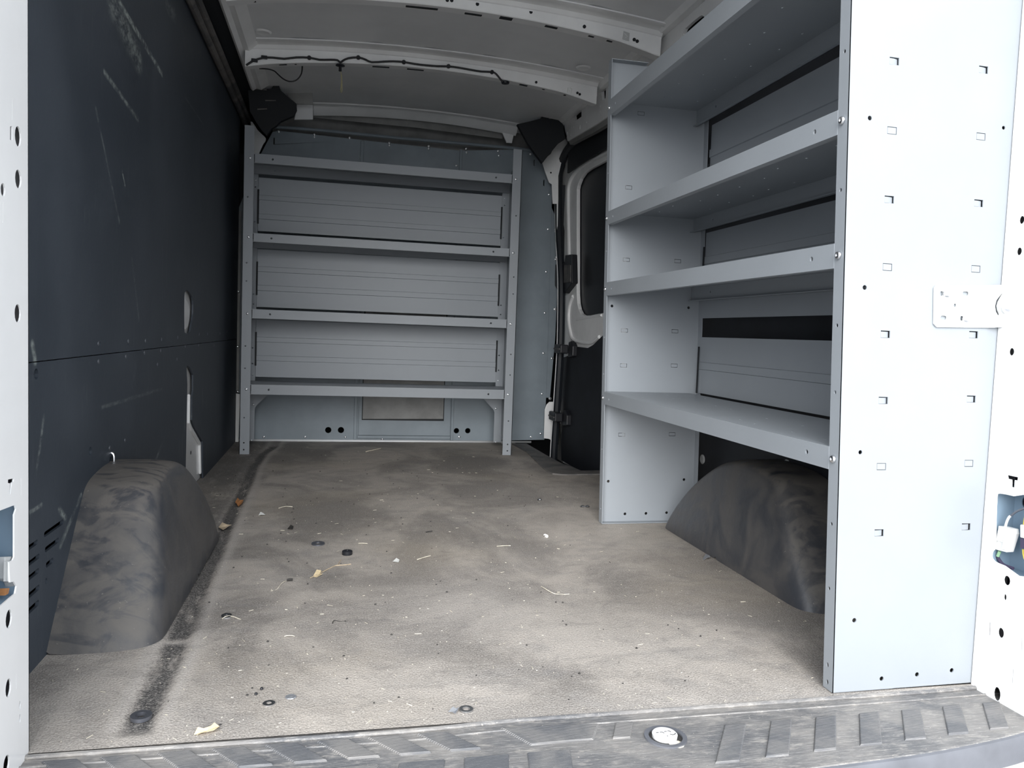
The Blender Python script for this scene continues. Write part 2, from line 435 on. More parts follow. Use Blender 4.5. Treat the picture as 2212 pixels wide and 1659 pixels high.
# ================================================================== SETTING
# ---- ground and outer shell
g = MB().box((-14, -16, -.75), (15, 18, -.70)).build('ground', 'asphalt'); struct(g)
sh = sroot('wall_outer', (XC, 3, -.2))
MB().box((-.640, .985, -.30), (-.615, 5.0, 1.90)).build('side_panel', 'body_outer', sh)
MB().box((1.395, .985, -.30), (1.42, 5.0, 1.90)).build('side_panel', 'body_outer', sh)
MB().box((-.640, .97, 1.88), (1.42, 5.0, 1.90)).build('roof_panel', 'body_outer', sh)
MB().box((-.640, 4.98, -.30), (1.42, 5.0, 1.90)).build('cab_light_block', 'black', sh)  # added black panel behind the bulkhead, stops light leaking in from the cab end
MB().box((-.640, 1.19, -.32), (1.42, 5.0, -.30)).build('underbody', 'black', sh)


# ---- floor with its recessed groove
def gx(y):
    return np.interp(y, [1.24, 1.30, 1.52, 2.0, 2.68, 3.2, 3.55, 3.95, 4.17], [-.283, -.285, -.288, -.306, -.322, -.330, -.343, -.335, -.304])
nx, ny = 300, 520
xs = np.linspace(LW-.02, RW+.02, nx); ys = np.linspace(YN, YB+.02, ny)
XX, YY = np.meshgrid(xs, ys)
dg = np.abs(XX-gx(YY)); endm = np.clip((YY-1.235)/.03, 0, 1)
gap = 1-np.exp(-((YY-1.61)/.012)**2)*.85
# fine ragged edge of the dust
rs = np.random.RandomState(3)
rag = rs.rand(ny, nx)*.008
gw = np.interp(YY, [1.2, 2.0, 4.2], [.024, .026, .022])
gro = np.clip(1-(dg+rag-gw+.006)/.012, 0, 1)*endm*gap*np.clip((4.22-YY)/.05, 0, 1)
depth = np.clip(1-(dg-gw+.010)/.016, 0, 1)*np.clip((YY-1.235)/.02, 0, 1)*.005
dust = np.exp(-((dg-gw-.012)/.014)**2)*np.clip((YY-1.23)/.03, 0, 1)*.9
dust = np.maximum(dust, np.exp(-((YY-YN)/.10)**2)*.45)
dust = np.maximum(dust, np.exp(-((YY-1.60)/.02)**2)*(dg < .05)*.8)
for cx, cy, rx, ry, a in ((.30, 1.75, .25, .22, .75), (.62, 1.55, .35, .18, .45), (.05, 1.35, .4, .10, .45), (.85, 2.55, .28, .30, .55), (.75, 3.0, .25, .25, .35), (.55, 2.1, .2, .2, .25), (.80, 1.45, .15, .12, .35), (-.38, 1.38, .10, .12, .35)):
    dust = np.maximum(dust, np.exp(-(((XX-cx)/rx)**2+((YY-cy)/ry)**2))*a)
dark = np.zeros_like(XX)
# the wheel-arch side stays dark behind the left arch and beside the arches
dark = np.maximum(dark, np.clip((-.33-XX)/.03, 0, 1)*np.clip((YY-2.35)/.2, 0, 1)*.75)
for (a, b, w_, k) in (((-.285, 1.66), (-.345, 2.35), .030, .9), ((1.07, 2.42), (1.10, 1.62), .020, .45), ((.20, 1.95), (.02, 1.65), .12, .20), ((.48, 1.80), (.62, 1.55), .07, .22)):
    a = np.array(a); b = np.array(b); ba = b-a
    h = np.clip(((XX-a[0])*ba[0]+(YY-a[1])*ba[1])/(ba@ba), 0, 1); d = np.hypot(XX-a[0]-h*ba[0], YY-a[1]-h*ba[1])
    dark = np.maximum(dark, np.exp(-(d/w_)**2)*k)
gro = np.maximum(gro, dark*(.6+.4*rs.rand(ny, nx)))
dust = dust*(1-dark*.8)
verts = np.stack([XX, YY, -depth+0*XX], -1).reshape(-1, 3)
def wellx(y): return np.interp(y, [3.345, 3.39, 3.82, 4.40], [1.30, .965, .99, 1.005])
idx = np.arange(nx*ny).reshape(ny, nx)
cxm = (XX[:-1, :-1]+XX[1:, 1:])/2; cym = (YY[:-1, :-1]+YY[1:, 1:])/2
keep = ~((cym > 3.35) & (cxm > wellx(cym)))
q = np.stack([idx[:-1, :-1], idx[:-1, 1:], idx[1:, 1:], idx[1:, :-1]], -1)[keep]
me = bpy.data.meshes.new('floor'); me.from_pydata(verts.tolist(), [], q.reshape(-1, 4).tolist())
for nm, arr in (('groove', gro), ('dust', dust)):
    a = me.attributes.new(nm, 'FLOAT', 'POINT'); a.data.foreach_set('value', arr.reshape(-1).astype(np.float32))
me.materials.append(MATS['floor_mat']); me.shade_smooth()
floor = bpy.data.objects.new('floor', me); COL.objects.link(floor); ORG['floor'] = Vector((0, 0, 0)); struct(floor)
MB().box((LW-.10, YN+.004, -.06), (RW+.12, 3.30, -.0125)).build('subfloor', 'dark_bit', floor)
MB().box((LW-.10, 3.30, -.06), (.93, 4.90, -.012)).build('subfloor', 'dark_bit', floor)
# rubber edge trim round the side-door step well, lying on the floor
outer = P2(2, 0, [(1106, 960), (1137, 977), (1152, 992), (1166, 1006), (1181, 1019), (1193, 1025), (1215, 1027), (1305, 1026)])
inner = P2(2, 0, [(1318, 1018), (1255, 1019), (1240, 1012), (1213, 1003), (1180, 985), (1137, 960)])
MB().plate(2, -.010, .006, outer+inner).build('edge_trim', 'edge_trim', floor, bevel=.002)
MB().box((.93, 3.32, -.20), (1.40, 4.90, -.17)).build('step_well', 'black_plastic', floor)
MB().box((.93, 3.30, -.20), (1.40, 3.32, -.01)).build('step_well_side', 'black_plastic', floor)

# ---- left wall: two liner boards with cut-outs over the white body side
wl = sroot('wall_left', (LW, 2.8, 0))
o2 = (0, 560); k2 = 2.9625
SEAMZ = .541
cut1 = smooth2(P2(0, LW, [(1200, 198), (1222, 225), (1236, 265), (1236, 355), (1225, 420), (1215, 470), (1188, 473), (1180, 440), (1180, 240), (1188, 205)], o2, k2), 3)
cut2 = P2(0, LW, [(1190, 700), (1200, 682), (1215, 690), (1237, 740), (1237, 835), (1230, 890), (1230, 1030), (1245, 1075), (1297, 1165)], o2, k2)
yb = 3.305
YL0, YL1 = 1.10, 4.335
up_out = [(YL0, SEAMZ+.001), (YL1, SEAMZ-.002), (YL1, 1.672), (2.6, 1.690), (YL0, 1.690)]
lo_out = [(YL0, .0)]+[(cut2[0][0]+.012, 0.0)]+[(2.945, .40), (2.925, .458)]+[cut2[1], cut2[2], cut2[3], cut2[4], cut2[5], cut2[6], cut2[7], cut2[8]]+[(3.31, .0), (YL1, .0), (YL1, SEAMZ-.004), (YL0, SEAMZ-.001)]
slots = []
def slot(a, b, h): 
    A = on(a[0]/2.518, 1000+a[1]/2.518, 0, LW); B = on(b[0]/2.518, 1000+b[1]/2.518, 0, LW)
    u0, u1 = sorted((A[1], B[1])); z = (A[2]+B[2])/2
    slots.append(rrect((u0+u1)/2, z, u1-u0, h, h*.45, 3))
slot((240, 395), (345, 315), .010); slot((245, 472), (320, 420), .010); slot((250, 560), (290, 525), .010); slot((246, 650), (256, 635), .012)
slot((100, 500), (205, 430), .009); slot((100, 585), (215, 510), .009); slot((100, 665), (212, 590), .009); slot((100, 765), (215, 680), .010); slot((100, 850), (212, 765), .011)
holes_up = [circ(*P2(0, LW, [p])[0], r, 10) for p, r in (((277, 740), .007), ((216, 743), .005))]
MB().plate(0, LW-.006, LW, up_out, [cut1]+holes_up).build('liner_panel', 'liner_board', wl)
hl = [circ(*P2(0, LW, [p])[0], r, 10) for p, r in (((78, 808), .010), ((195, 975), .010), ((308, 757), .004))]
hl.append(circ(*P2(0, LW, [(239, 1000)])[0], .011, 12, .016))
lower = MB().plate(0, LW-.006, LW, lo_out, slots+hl).build('liner_panel', 'liner_board', wl)
# white body side seen through the cut-outs
MB().box((LW-.090, YL0, -.10), (LW-.080, 4.9, 1.88)).build('body_side', 'van_white_inner', wl)
MB().box((LW-.0795, 1.10, .05), (LW-.0785, 2.0, .50)).build('cavity_lining', 'black', wl)
pst = MB(); pst.plate(0, LW-.030, LW-.013, [(2.80, .0), (3.36, .0), (3.36, .12), (3.20, .26), (3.20, .76), (2.80, .76)])
pst.build('body_post', 'van_white', wl, bevel=.003)
pr = MB(); prp = [(3.03, .44), (3.05, .42), (3.035, .26), (3.085, .225), (3.27, .145), (3.275, .0), (3.255, .0), (3.25, .137), (3.068, .218), (3.015, .255), (3.03, .42)]
pr.plate(0, LW-.0135, LW-.004, [(3.035, .36), (3.035, .262), (3.09, .228), (3.275, .147), (3.30, .02), (3.285, .02), (3.262, .139), (3.077, .218), (3.018, .255), (3.018, .36)]).build('post_ridge', 'van_white', wl, bevel=.004)
MB().rev((LW-.0125, 3.10, .135), (1, 0, 0), [(.007, 0), (.007, .001)], 12).build('post_hole', 'black', wl)
MB().plate(0, LW-.0135, LW-.006, smooth2([(2.90, .71), (2.93, .70), (3.0, .68), (3.01, .64), (2.98, .60), (2.90, .60)], 2)).build('post_boss', 'van_white', wl, bevel=.004)
# fasteners and dents along the seam
for p in ((213, 742), (213, 781), (277, 737), (272, 770), (314, 736), (312, 762), (349, 733), (347, 757), (384, 729), (382, 776), (430, 722), (448, 721), (400, 748), (429, 745), (475, 720), (490, 716), (340, 787), (462, 746), (270, 951), (237, 968)):
    q_ = on(*p, 0, LW); inst('plug', M_plug, (LW, q_[1], q_[2]), wl, POSX, .55).data = M_plug
M_dplug = mesh_only(MB().rev((0, 0, 0), (0, 0, 1), [(.0100, 0), (.0095, .0010), (.0060, .0015)], 14), 'plug', 'steel_dark')
for c in wl.children:
    if c.name.startswith('plug'): c.data = M_dplug
# chrome tie-down eye by the wheel arch
MB().tube(smooth2([(LW-.006, 1.985, .308), (LW+.004, 1.985, .306), (LW+.006, 1.985, .292), (LW+.004, 1.985, .270), (LW-.006, 1.985, .266)], 4, False), .0035, 8).build('tie_down_loop', 'zinc', wl, smooth=True)['label'] = 'bright metal tie-down loop above the left wheel arch'
# narrow white body strips between liner end and bulkhead
MB().plate(1, 4.335, 4.345, [(LW-.03, .0), (LW+.015, .0), (LW+.02, .25), (LW-.03, .26)]).build('body_strip', 'van_white_inner', wl)
MB().plate(1, 4.340, 4.350, [(LW-.05, .26), (LW+.012, .26), (LW+.012, 1.2), (LW-.05, 1.2)]).build('body_strip', 'bulkhead_dull', wl)
for p in ((515, 630), (513, 749), (513, 846)):
    q_ = on(*p, 1, 4.338); inst('screw', M_riv, tuple(q_), wl, NEGY)
bp_ = smooth2(P2(1, 4.34, [(541, 262), (550, 270), (556, 280), (566, 290), (574, 298), (573, 305), (568, 312), (560, 330), (550, 352), (543, 352), (545, 300)]), 2)
MB().plate(1, 4.34, 4.352, bp_).build('body_gusset', 'van_white_inner', wl, bevel=.002)

# left upper rail: twin trim tubes, black cavity, painted roof rail
t4 = sroot('trim_4', (LW, 2.8, 1.69))
for (x, z, r) in ((-.492, 1.667, .014), (-.474, 1.684, .013)):
    pts = [(x, y, z-(.010 if y > 4 else 0)*(y-4)) for y in np.linspace(1.1, 4.42, 12)]
    MB().tube(pts, r, 10).build('trim_tube', 'edge_trim', t4, smooth=True)
MB().plate(1, 1.0, 4.9, [(LW-.09, 1.65), (LW-.006, 1.705), (-.45, 1.722), (-.405, 1.738), (-.405, 1.79), (LW-.09, 1.79)]).build('cavity_foam', 'black', t4)
rl = [(-.425, 1.760), (-.418, 1.712), (-.408, 1.704), (-.392, 1.716), (-.370, 1.712), (-.352, 1.726), (-.335, 1.738), (-.36, 1.755)]
MB().plate(1, 1.0, 3.95, rl).build('roof_rail', 'van_white_inner', t4, smooth=True)

# ---- right wall
wr = sroot('wall_right', (RW, 2.2, 0))
MB().box((RW, 1.18, -.01), (RW+.010, 3.30, 1.60)).build('liner_panel', 'liner_board_shaded', wr)
MB().box((RW+.012, .99, -.3), (RW+.022, 2.96, 1.80)).build('body_side', 'van_white_inner', wr)
for p, nm in (((1700, 1005), 'tie_down_boss'), ((1518, 992), 'tie_down_boss')):
    q_ = on(*p, 0, RW); MB().rev((RW, q_[1], q_[2]), (-1, 0, 0), [(.017, 0), (.017, .002), (.012, .005), (.004, .003)], 16).build(nm, 'plastic_grey', wr, smooth=True)
# right roof side rail above the sliding door
t5 = sroot('trim_5', (1.15, 3.0, 1.65))
RX = 1.15
def rp_(pts): return P2(0, RX, pts)
hs = [rp_([(1240, 246), (1256, 232), (1256, 252), (1242, 262)]), rp_([(1300, 194), (1309, 188), (1308, 212), (1301, 217)]),
      smooth2(rp_([(1476, 78), (1480, 62), (1510, 36), (1518, 34), (1521, 42), (1500, 62)]), 2)]
for p, r, ry in (((1296.5, 228.5), .004, .007), ((1266.5, 252), .004, .007), ((1267, 264), .003, .005), ((1234, 275), .006, .004), ((1239, 274), .003, .005), ((1253, 275), .004, .012), ((1226, 288), .006, .010), ((1233, 292), .004, .006), ((1296.5, 241), .003, .005)):
    u, v = P2(0, RX, [p])[0]; hs.append(circ(u, v, r, 8, ry))
def zr0(y): return 1.585+.040*(y-3.4)/.6 if y > 3.4 else 1.585
rail_out = [(1.00, 1.56), (3.30, 1.590), (3.62, 1.604), (4.05, 1.632), (4.06, 1.66), (4.10, 1.70), (4.12, 1.74), (3.75, 1.745), (2.9, 1.738), (1.0, 1.738)]
MB().plate(0, RX, RX+.012, rail_out, hs).build('roof_rail', 'van_white_inner', t5)
MB().box((RX+.05, 1.0, 1.5), (RX+.06, 4.2, 1.80)).build('rail_cavity', 'black', t5)
MB().plate(1, 1.0, 4.12, [(RX, 1.730), (RX+.012, 1.735), (1.105, 1.752), (1.09, 1.745), (1.12, 1.725)]).build('rail_lip', 'van_white_inner', t5, smooth=True)
MB().plate(0, RX+.008, RX+.030, [(3.0, 1.560), (3.3, 1.563), (3.62, 1.578), (4.02, 1.608), (4.05, 1.634), (3.62, 1.606), (3.3, 1.592), (3.0, 1.590)]).build('rail_flange', 'bulkhead_dull', t5)

# ---- ceiling: pressed roof skin with length-wise creases, two bows and the front header
ce = sroot('ceiling', (XC, 2.8, 1.75))
def roof_profile():
    cre = [-.20, -.08, .10, .155, .33, .40, .565, .625, .83, .90]
    P = []
    x = -.40
    for x in np.arange(-.42, 1.16, .02):
        step = sum((.0035 if (i % 2 == 0) else -.0035)/(1+math.exp(-(x-c)/.003)) for i, c in enumerate(cre))
        P.append((x, zsheet(x)+step))
    return P
rpf = roof_profile()
for (xa) in (0,):
    rings = []
    for y in (.99, 4.45):
        rings.append([(x, y, z) for x, z in rpf]+[(x, y, z+.004) for x, z in reversed(rpf)])
    MB().loft(rings, True, True).build('roof_skin', 'roof_skin', ce, smooth=True, angle=20)
def bow(y0, xl, xr, name, holes_face, slots_under, zo=0.0):
    """top-hat roof bow: roof flange, recess, upright face with the fixings, perforated underside"""
    root = None
    N = 40
    X = np.linspace(xl, xr, N)
    def ring(x):
        z = zrib(x)+zo; zs = zsheet(x)
        e = min(1.0, min(x-xl, xr-x)/.05); drop = .012*max(0, 1-min(1, (xr-x)/.16))+.006*max(0, 1-min(1, (x-xl)/.12))
        z -= drop
        return [(x, y0-.085, zs-.001), (x, y0-.085, zs-.006), (x, y0-.062, zs-.008), (x, y0-.052, zs-.004), (x, y0-.020, zs-.006), (x, y0-.010, zs-.018), (x, y0-.004, zs-.020),
                (x, y0, z+.003), (x, y0+.003, z), (x, y0+.055, z+.004), (x, y0+.060, z+.012), (x, y0+.062, zs-.010), (x, y0+.085, zs-.006), (x, y0+.085, zs-.001)]
    m = MB().loft([ring(x) for x in X], True, True)
    b = m.build(name, 'van_white_inner', ce, smooth=True, angle=28)
    # dimples, marks and openings are separate pieces set into the bow
    for (x, dz, r) in holes_face:
        q_ = MB().rev((x, y0-.0035, zrib(x)+zo+dz), (0, 1, 0), [(r, 0), (r, .004)], 12).build('fixing_hole', 'black', b)
    for (x, w, d, off) in slots_under:
        z = zrib(x)+zo; sl = -.23*(x-XC)
        MB().add([(x-w/2, y0+off, z-sl*w/2-.0008), (x+w/2, y0+off, z+sl*w/2-.0008), (x+w/2, y0+off+d, z+sl*w/2+.0008), (x-w/2, y0+off+d, z-sl*w/2+.0008),
                  (x-w/2, y0+off, z-sl*w/2+.012), (x+w/2, y0+off, z+sl*w/2+.012), (x+w/2, y0+off+d, z+sl*w/2+.012), (x-w/2, y0+off+d, z-sl*w/2+.012)],
                 [(0, 3, 2, 1), (4, 5, 6, 7), (0, 1, 5, 4), (1, 2, 6, 5), (2, 3, 7, 6), (3, 0, 4, 7)]).build('slot', 'black', b)
    return b
def face_x(px, py, y): q_ = on(px, py, 1, y); return q_[0], q_[2]
Y2, Y1 = 3.42, 2.78
hf2 = []
for p in ((1158, 178), (1247, 201), (1252, 204)):
    x, z = face_x(*p, Y2); hf2.append((x, z-zrib(x), .0055))
B2 = bow(Y2, -.385, 1.098, 'roof_bow', hf2, [(.155, .07, .014, .030), (.30, .07, .014, .030), (-.24, .03, .012, .02), (.77, .035, .018, .018), (.98, .05, .020, .020), (-.19, .008, .01, .02), (.86, .01, .01, .02)])
hf1 = []
ZO1 = .006
for p in ((966, 1), (975.5, 1.5), (1031, 9.5), (1146.5, 26.5), (1262, 58), (1369.5, 86), (1376, 89.5)):
    x, z = face_x(*p, Y1); hf1.append((x, z-zrib(x)-ZO1, .0062))
B1 = bow(Y1, -.375, 1.128, 'roof_bow', hf1, [(.26, .11, .016, .026), (.44, .06, .014, .030), (.555, .045, .026, .012), (.72, .045, .018, .016), (1.03, .055, .022, .014), (-.32, .07, .03, .01), (.87, .02, .012, .02), (.94, .02, .012, .02)], ZO1)
# paper tag with a hand-marked figure, and chalk strokes on the bows
x, z = face_x(1351.5, 79, Y1)
tg = MB().plate(1, Y1-.0050, Y1-.0040, [(x-.013, z-.012), (x+.012, z-.016), (x+.013, z+.012), (x-.010, z+.017)]).build('paper_tag', 'plastic_grey', B1); tg['label'] = 'pale square tag on the roof bow'
MB().tube([(x-.007, Y1-.0052, z+.009), (x+.006, Y1-.0052, z-.001), (x-.003, Y1-.0052, z-.006)], .0012, 5).build('tag_stroke', 'roof_skin', tg)
x, z = face_x(1232, 195, Y2)
for i, pts in enumerate(([(x-.012, z+.010), (x-.014, z-.012)], [(x-.004, z+.009), (x+.006, z+.006), (x+.004, z-.014)], [(x-.008, z-.001), (x-.003, z-.008)])):
    MB().tube([(a, Y2-.0042, b) for a, b in pts], .0011, 5).build('chalk_mark', 'paper', B2)
# reinforcement ovals pressed in the skin in front of the rear bow ends
for p in ((570, 88), (1255, 162)):
    q_ = on(*p, 1, 3.30); MB().rev((q_[0], 3.27, zsheet(q_[0])-.002), (0, 0, -1), [(.032, 0), (.026, .006), (.020, .004)], 18).build('pressed_oval', 'van_white_inner', ce, smooth=True)
# front header and grey plate under it
hx = np.linspace(-.145, .935, 24)
def hz(x): return 1.748-.10*(x-XC)**2+.006
hr = []
for x in hx:
    z = hz(x)-.012+(0 if x < .86 else -.0)
    hr.append([(x, 4.245, zsheet(x)-.001), (x, 4.25, zsheet(x)-.007), (x, 4.27, zsheet(x)-.007), (x, 4.285, zsheet(x)-.011), (x, 4.305, z+.010), (x, 4.335, z-.003), (x, 4.34, z+.002), (x, 4.36, z+.024), (x, 4.30, zsheet(x))])
hd = MB().loft(hr, True, True).build('front_header', 'van_white_inner', ce, smooth=True, angle=28)
MB().plate(1, 4.330, 4.340, [(.855, 1.725), (.925, 1.722), (.915, 1.665), (.885, 1.665)]).build('header_tab', 'van_white_inner', hd)
for p in ((692, 245.5), (788, 246.5), (881, 255), (973, 264), (1062, 277.5)):
    q_ = on(*p, 1, 4.365); inst('screw', M_riv, tuple(q_), hd, NEGY, 1.25)
dz = MB(); dz.plate(1, 4.372, 4.378, P2(1, 4.372, [(676, 238), (760, 236), (900, 248), (1085, 282), (1085, 300), (900, 276), (676, 254)])).build('header_flange', 'bulkhead_dull', hd)
# darker plastic corner panel of the roof, left of the seam
MB().plate(1, 4.10, 4.105, P2(1, 4.10, [(545, 150), (672, 146), (676, 226), (640, 224), (600, 186), (545, 190)])).build('corner_panel', 'bulkhead_dull', ce)

# ---- sliding door opening (door_1) with window, seal, latch blocks and liner board
DX = 1.235
d1 = sroot('door_1', (DX+.02, 3.6, -.05))
def dp(pts): return P2(0, DX, pts)
wall_poly = dp([(1216, 1000), (1216, 700), (1219, 500), (1212, 440), (1212, 390), (1222, 350), (1240, 322), (1270, 300), (1340, 256), (1345, 1028), (1290, 1024), (1255, 1016)])
win = smooth2(dp([(1246, 635), (1246, 560), (1246, 430), (1248, 400), (1262, 374), (1290, 357), (1330, 335), (1343, 330), (1343, 671), (1330, 672), (1290, 678), (1262, 682), (1250, 668)]), 2)
lin = dp([(1220, 772), (1234, 767), (1237, 752), (1240, 748), (1272, 752), (1284, 745), (1296, 733), (1340, 692), (1345, 1015), (1290, 1019), (1255, 1017), (1215, 994), (1213, 900), (1216, 800)])
MB().plate(0, DX, DX+.02, wall_poly, [win]).build('door_skin', 'van_white_inner', d1, bevel=.004)
MB().box((DX+.022, 2.98, .45), (DX+.030, 4.5, 1.60)).build('window_pane', 'glass_dark', d1)
MB().plate(0, DX-.006, DX, lin).build('liner_panel', 'liner_board_shaded', d1)
# raised return round the window and the pressed pocket below it
ridge = dp([(1232, 630), (1231, 540), (1229, 430), (1232, 395), (1246, 370), (1268, 352), (1300, 336), (1340, 318)])
MB().tube([(DX-.002, a, b) for a, b in smooth2(ridge, 3, False)], .012, 8).build('window_return', 'van_white_inner', d1, smooth=True)
ridge2 = dp([(1239, 640), (1232, 660), (1230, 690), (1234, 718), (1242, 735), (1275, 741), (1296, 728)])
MB().tube([(DX-.002, a, b) for a, b in smooth2(ridge2, 3, False)], .010, 8).build('pocket_rim', 'van_white', d1, smooth=True)
MB().tube([(DX-.002, a, b) for a, b in smooth2(dp([(1246, 690), (1270, 686), (1300, 681)]), 3, False)], .006, 8).build('pocket_rim', 'van_white', d1, smooth=True)
hb = MB(); hb.plate(0, DX-.030, DX+.004, dp([(1209, 572), (1231, 566), (1232, 552), (1246, 550), (1247, 612), (1230, 634), (1219, 633), (1209, 618)])); hb.build('handle_block', 'black_plastic', d1, bevel=.004)
MB().plate(0, DX-.036, DX-.030, dp([(1216, 577), (1226, 575), (1225, 612), (1215, 613)])).build('handle_recess', 'glass_dark', d1)
MB().plate(0, DX-.036, DX-.030, dp([(1232, 573), (1246, 573), (1246, 610), (1231, 612)])).build('handle_lever', 'edge_trim', d1, bevel=.002)
for (cx, cy) in ((1217, 754), (1205, 901)):
    q_ = on(cx, cy, 0, DX-.05)
    lt = MB().box((DX-.075, q_[1]-.03, q_[2]-.024), (DX-.030, q_[1]+.10, q_[2]+.024)).build('latch_block', 'black_plastic', d1, bevel=.006)
    MB().box((DX-.080, q_[1]-.02, q_[2]-.004), (DX-.074, q_[1]+.09, q_[2]+.004)).build('latch_groove', 'edge_trim', lt)
    MB().plate(0, DX-.03, DX+.0, [(q_[1]-.10, q_[2]-.035), (q_[1]-.02, q_[2]-.045), (q_[1]-.02, q_[2]+.040), (q_[1]-.06, q_[2]+.045), (q_[1]-.10, q_[2]+.02)]).build('latch_wedge', 'black_plastic', lt, bevel=.006)
MB().plate(0, DX-.004, DX+.0, dp([(1214, 886), (1226, 893), (1226, 920), (1212, 915), (1210, 888)])).build('latch_plate', 'van_white', d1)
# black weather seal on the body side of the opening
SX = 1.200
seal = smooth2(P2(0, SX, [(1500, 132), (1400, 205), (1310, 268), (1270, 289), (1240, 308), (1222, 330), (1212, 355), (1207, 385), (1207, 440), (1209, 520), (1213, 600), (1213, 680), (1211, 760), (1206, 840), (1202, 900), (1198, 960), (1196, 1000)]), 3, False)
rad = [(.022 if i < 28 else .0195) for i in range(len(seal))]
MB().tube([(SX, a, b) for a, b in seal], rad, 8).build('weather_seal', 'seal_rubber', d1, smooth=True)
MB().tube([(SX-.012, a+.030, b) for a, b in seal[14:]], .004, 6).build('seal_lip', 'van_white', d1, smooth=True)
# painted pillar seen between bulkhead and seal
pil = P2(1, 4.30, [(1222, 300), (1208, 304), (1196, 320), (1190, 332), (1178, 342), (1172, 352), (1178, 372), (1186, 394), (1192, 398), (1194, 440), (1203, 440), (1203, 560), (1206, 430), (1206, 380), (1214, 345), (1230, 318)])
MB().plate(1, 4.30, 4.308, pil).build('pillar_face', 'van_white_inner', d1)
MB().plate(1, 4.31, 4.318, P2(1, 4.31, [(1177, 885), (1181, 874), (1187, 868), (1200, 868), (1200, 952), (1189, 950), (1185, 948), (1175, 947)])).build('pillar_foot', 'van_white', d1, bevel=.002)
MB().rev((on(1190, 373, 1, 4.299)[0], 4.299, on(1190, 373, 1, 4.299)[2]), (0, 1, 0), [(.005, 0), (.005, .001)], 10).build('pillar_hole', 'black', d1)
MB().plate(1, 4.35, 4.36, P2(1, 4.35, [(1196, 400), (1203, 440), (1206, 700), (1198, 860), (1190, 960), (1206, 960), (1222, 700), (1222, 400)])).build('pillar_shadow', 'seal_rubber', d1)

# ---- bulkhead (wall_front)
wf = sroot('wall_front', (XC, YB, 0))
def bp(pts, y=YB, o=(0, 0), k=1): return P2(1, y, pts, o, k)
holeL = [circ(*bp([p])[0], .0165, 18) for p in ((709, 929), (736.5, 929))]
holeR = [circ(*bp([p])[0], .0150, 18) for p in ((986, 930.5), (1010.5, 930.5))]
sl = [rrect(*bp([(592, 305)])[0], .006, .034, .0028), ]
pa = bp([(506, 951), (560, 953), (762, 957), (776, 957), (776, 300), (770, 292), (600, 276), (589, 280), (561, 342), (512, 470)])
pa = [(-.520, .004), (.110, .004), (.110, 1.622), (-.325, 1.632), (-.352, 1.622), (-.425, 1.47), (-.52, 1.20)]
pb = [(.114, .004), (.640, .004), (.640, 1.612), (.114, 1.622)]
x1191, zz = bp([(1192, 420)])[0]
pc = [(.644, .004)]+bp([(1176, 950), (1182, 800), (1187, 620), (1191, 480), (1193, 402), (1189, 397), (1161, 329), (1152, 322)])+[(.644, 1.612)]
slR = [rrect(*bp([(1154, 352)])[0], .006, .034, .0028), rrect(*bp([(1175, 395)])[0], .006, .034, .0028)]
B_a = MB().plate(1, YB, YB+.012, pa, holeL+sl).build('bulkhead_panel', 'bulkhead_paint', wf, bevel=.001)
B_b = MB().plate(1, YB+.004, YB+.016, pb).build('bulkhead_panel', 'bulkhead_paint', wf, bevel=.001)
B_c = MB().plate(1, YB, YB+.012, pc, holeR+slR).build('bulkhead_panel', 'bulkhead_paint', wf, bevel=.001)
MB().plate(1, YB+.006, YB+.018, [(1.150, .26), (1.205, .26), (1.222, .60), (1.225, 1.0), (1.222, 1.20), (1.19, 1.30), (1.17, 1.34)]).build('side_flange', 'bulkhead_paint', wf)
# vertical joint ribs and the centre access door
for (xa, xb) in ((.101, .118), (.634, .648)):
    MB().box((xa, YB-.010, .01), (xb, YB, 1.615)).build('joint_rib', 'bulkhead_paint', wf, bevel=.002)
ad = MB(); ad.plate(1, YB-.006, YB+.002, [(.126, .035), (.630, .035), (.630, 1.0), (.126, 1.0)]); AD = ad.build('access_panel', 'bulkhead_paint', wf, bevel=.002)
q0 = bp([(783, 905)])[0]; q1 = bp([(957, 905)])[0]
MB().plate(1, YB-.007, YB-.002, [(q0[0], q0[1]), (q1[0], q1[1]), (q1[0], 1.0), (q0[0], 1.0)]).build('access_inset', 'bulkhead_dull', AD, bevel=.0015)
MB().box((q0[0]-.004, YB-.0066, q0[1]-.005), (q1[0]+.004, YB-.0060, 1.0)).build('inset_gap', 'black', AD)
MB().box((.122, YB-.009, .018), (.632, YB-.002, .034)).build('access_sill', 'bulkhead_paint', AD, bevel=.002)
# top rim bar
rim = bp([(589, 273), (640, 276), (700, 281), (769, 288), (860, 297), (1000, 309), (1100, 318), (1160, 325)])
MB().tube([(a, YB-.006, b-.004) for a, b in rim], .0085, 8).build('top_rim', 'bulkhead_paint', wf, smooth=True)
# recessed panel above, cab openings either side
MB().box((-.36, YB+.10, 1.55), (1.10, YB+.11, 1.86)).build('upper_panel', 'bulkhead_dull', wf)
MB().plate(1, 4.20, 4.21, bp([(636, 258), (642, 226), (676, 226), (676, 258)], 4.20)).build('insulation_pad', 'roof_skin', wf)
MB().plate(1, 3.98, 4.01, bp([(536, 195), (552, 192), (586, 192), (592, 182), (601, 181), (607, 196), (640, 224), (641, 236), (634, 250), (606, 262), (596, 272), (586, 278), (576, 292), (566, 282), (552, 262), (540, 240)], 3.98)).build('cab_trim', 'black', wf)
MB().plate(1, 4.06, 4.09, bp([(1118, 268), (1145, 262), (1168, 256), (1178, 240), (1186, 256), (1210, 258), (1216, 270), (1221, 300), (1206, 310), (1186, 334), (1172, 352), (1166, 344), (1155, 330), (1140, 308)], 4.06)).build('cab_trim', 'black', wf)
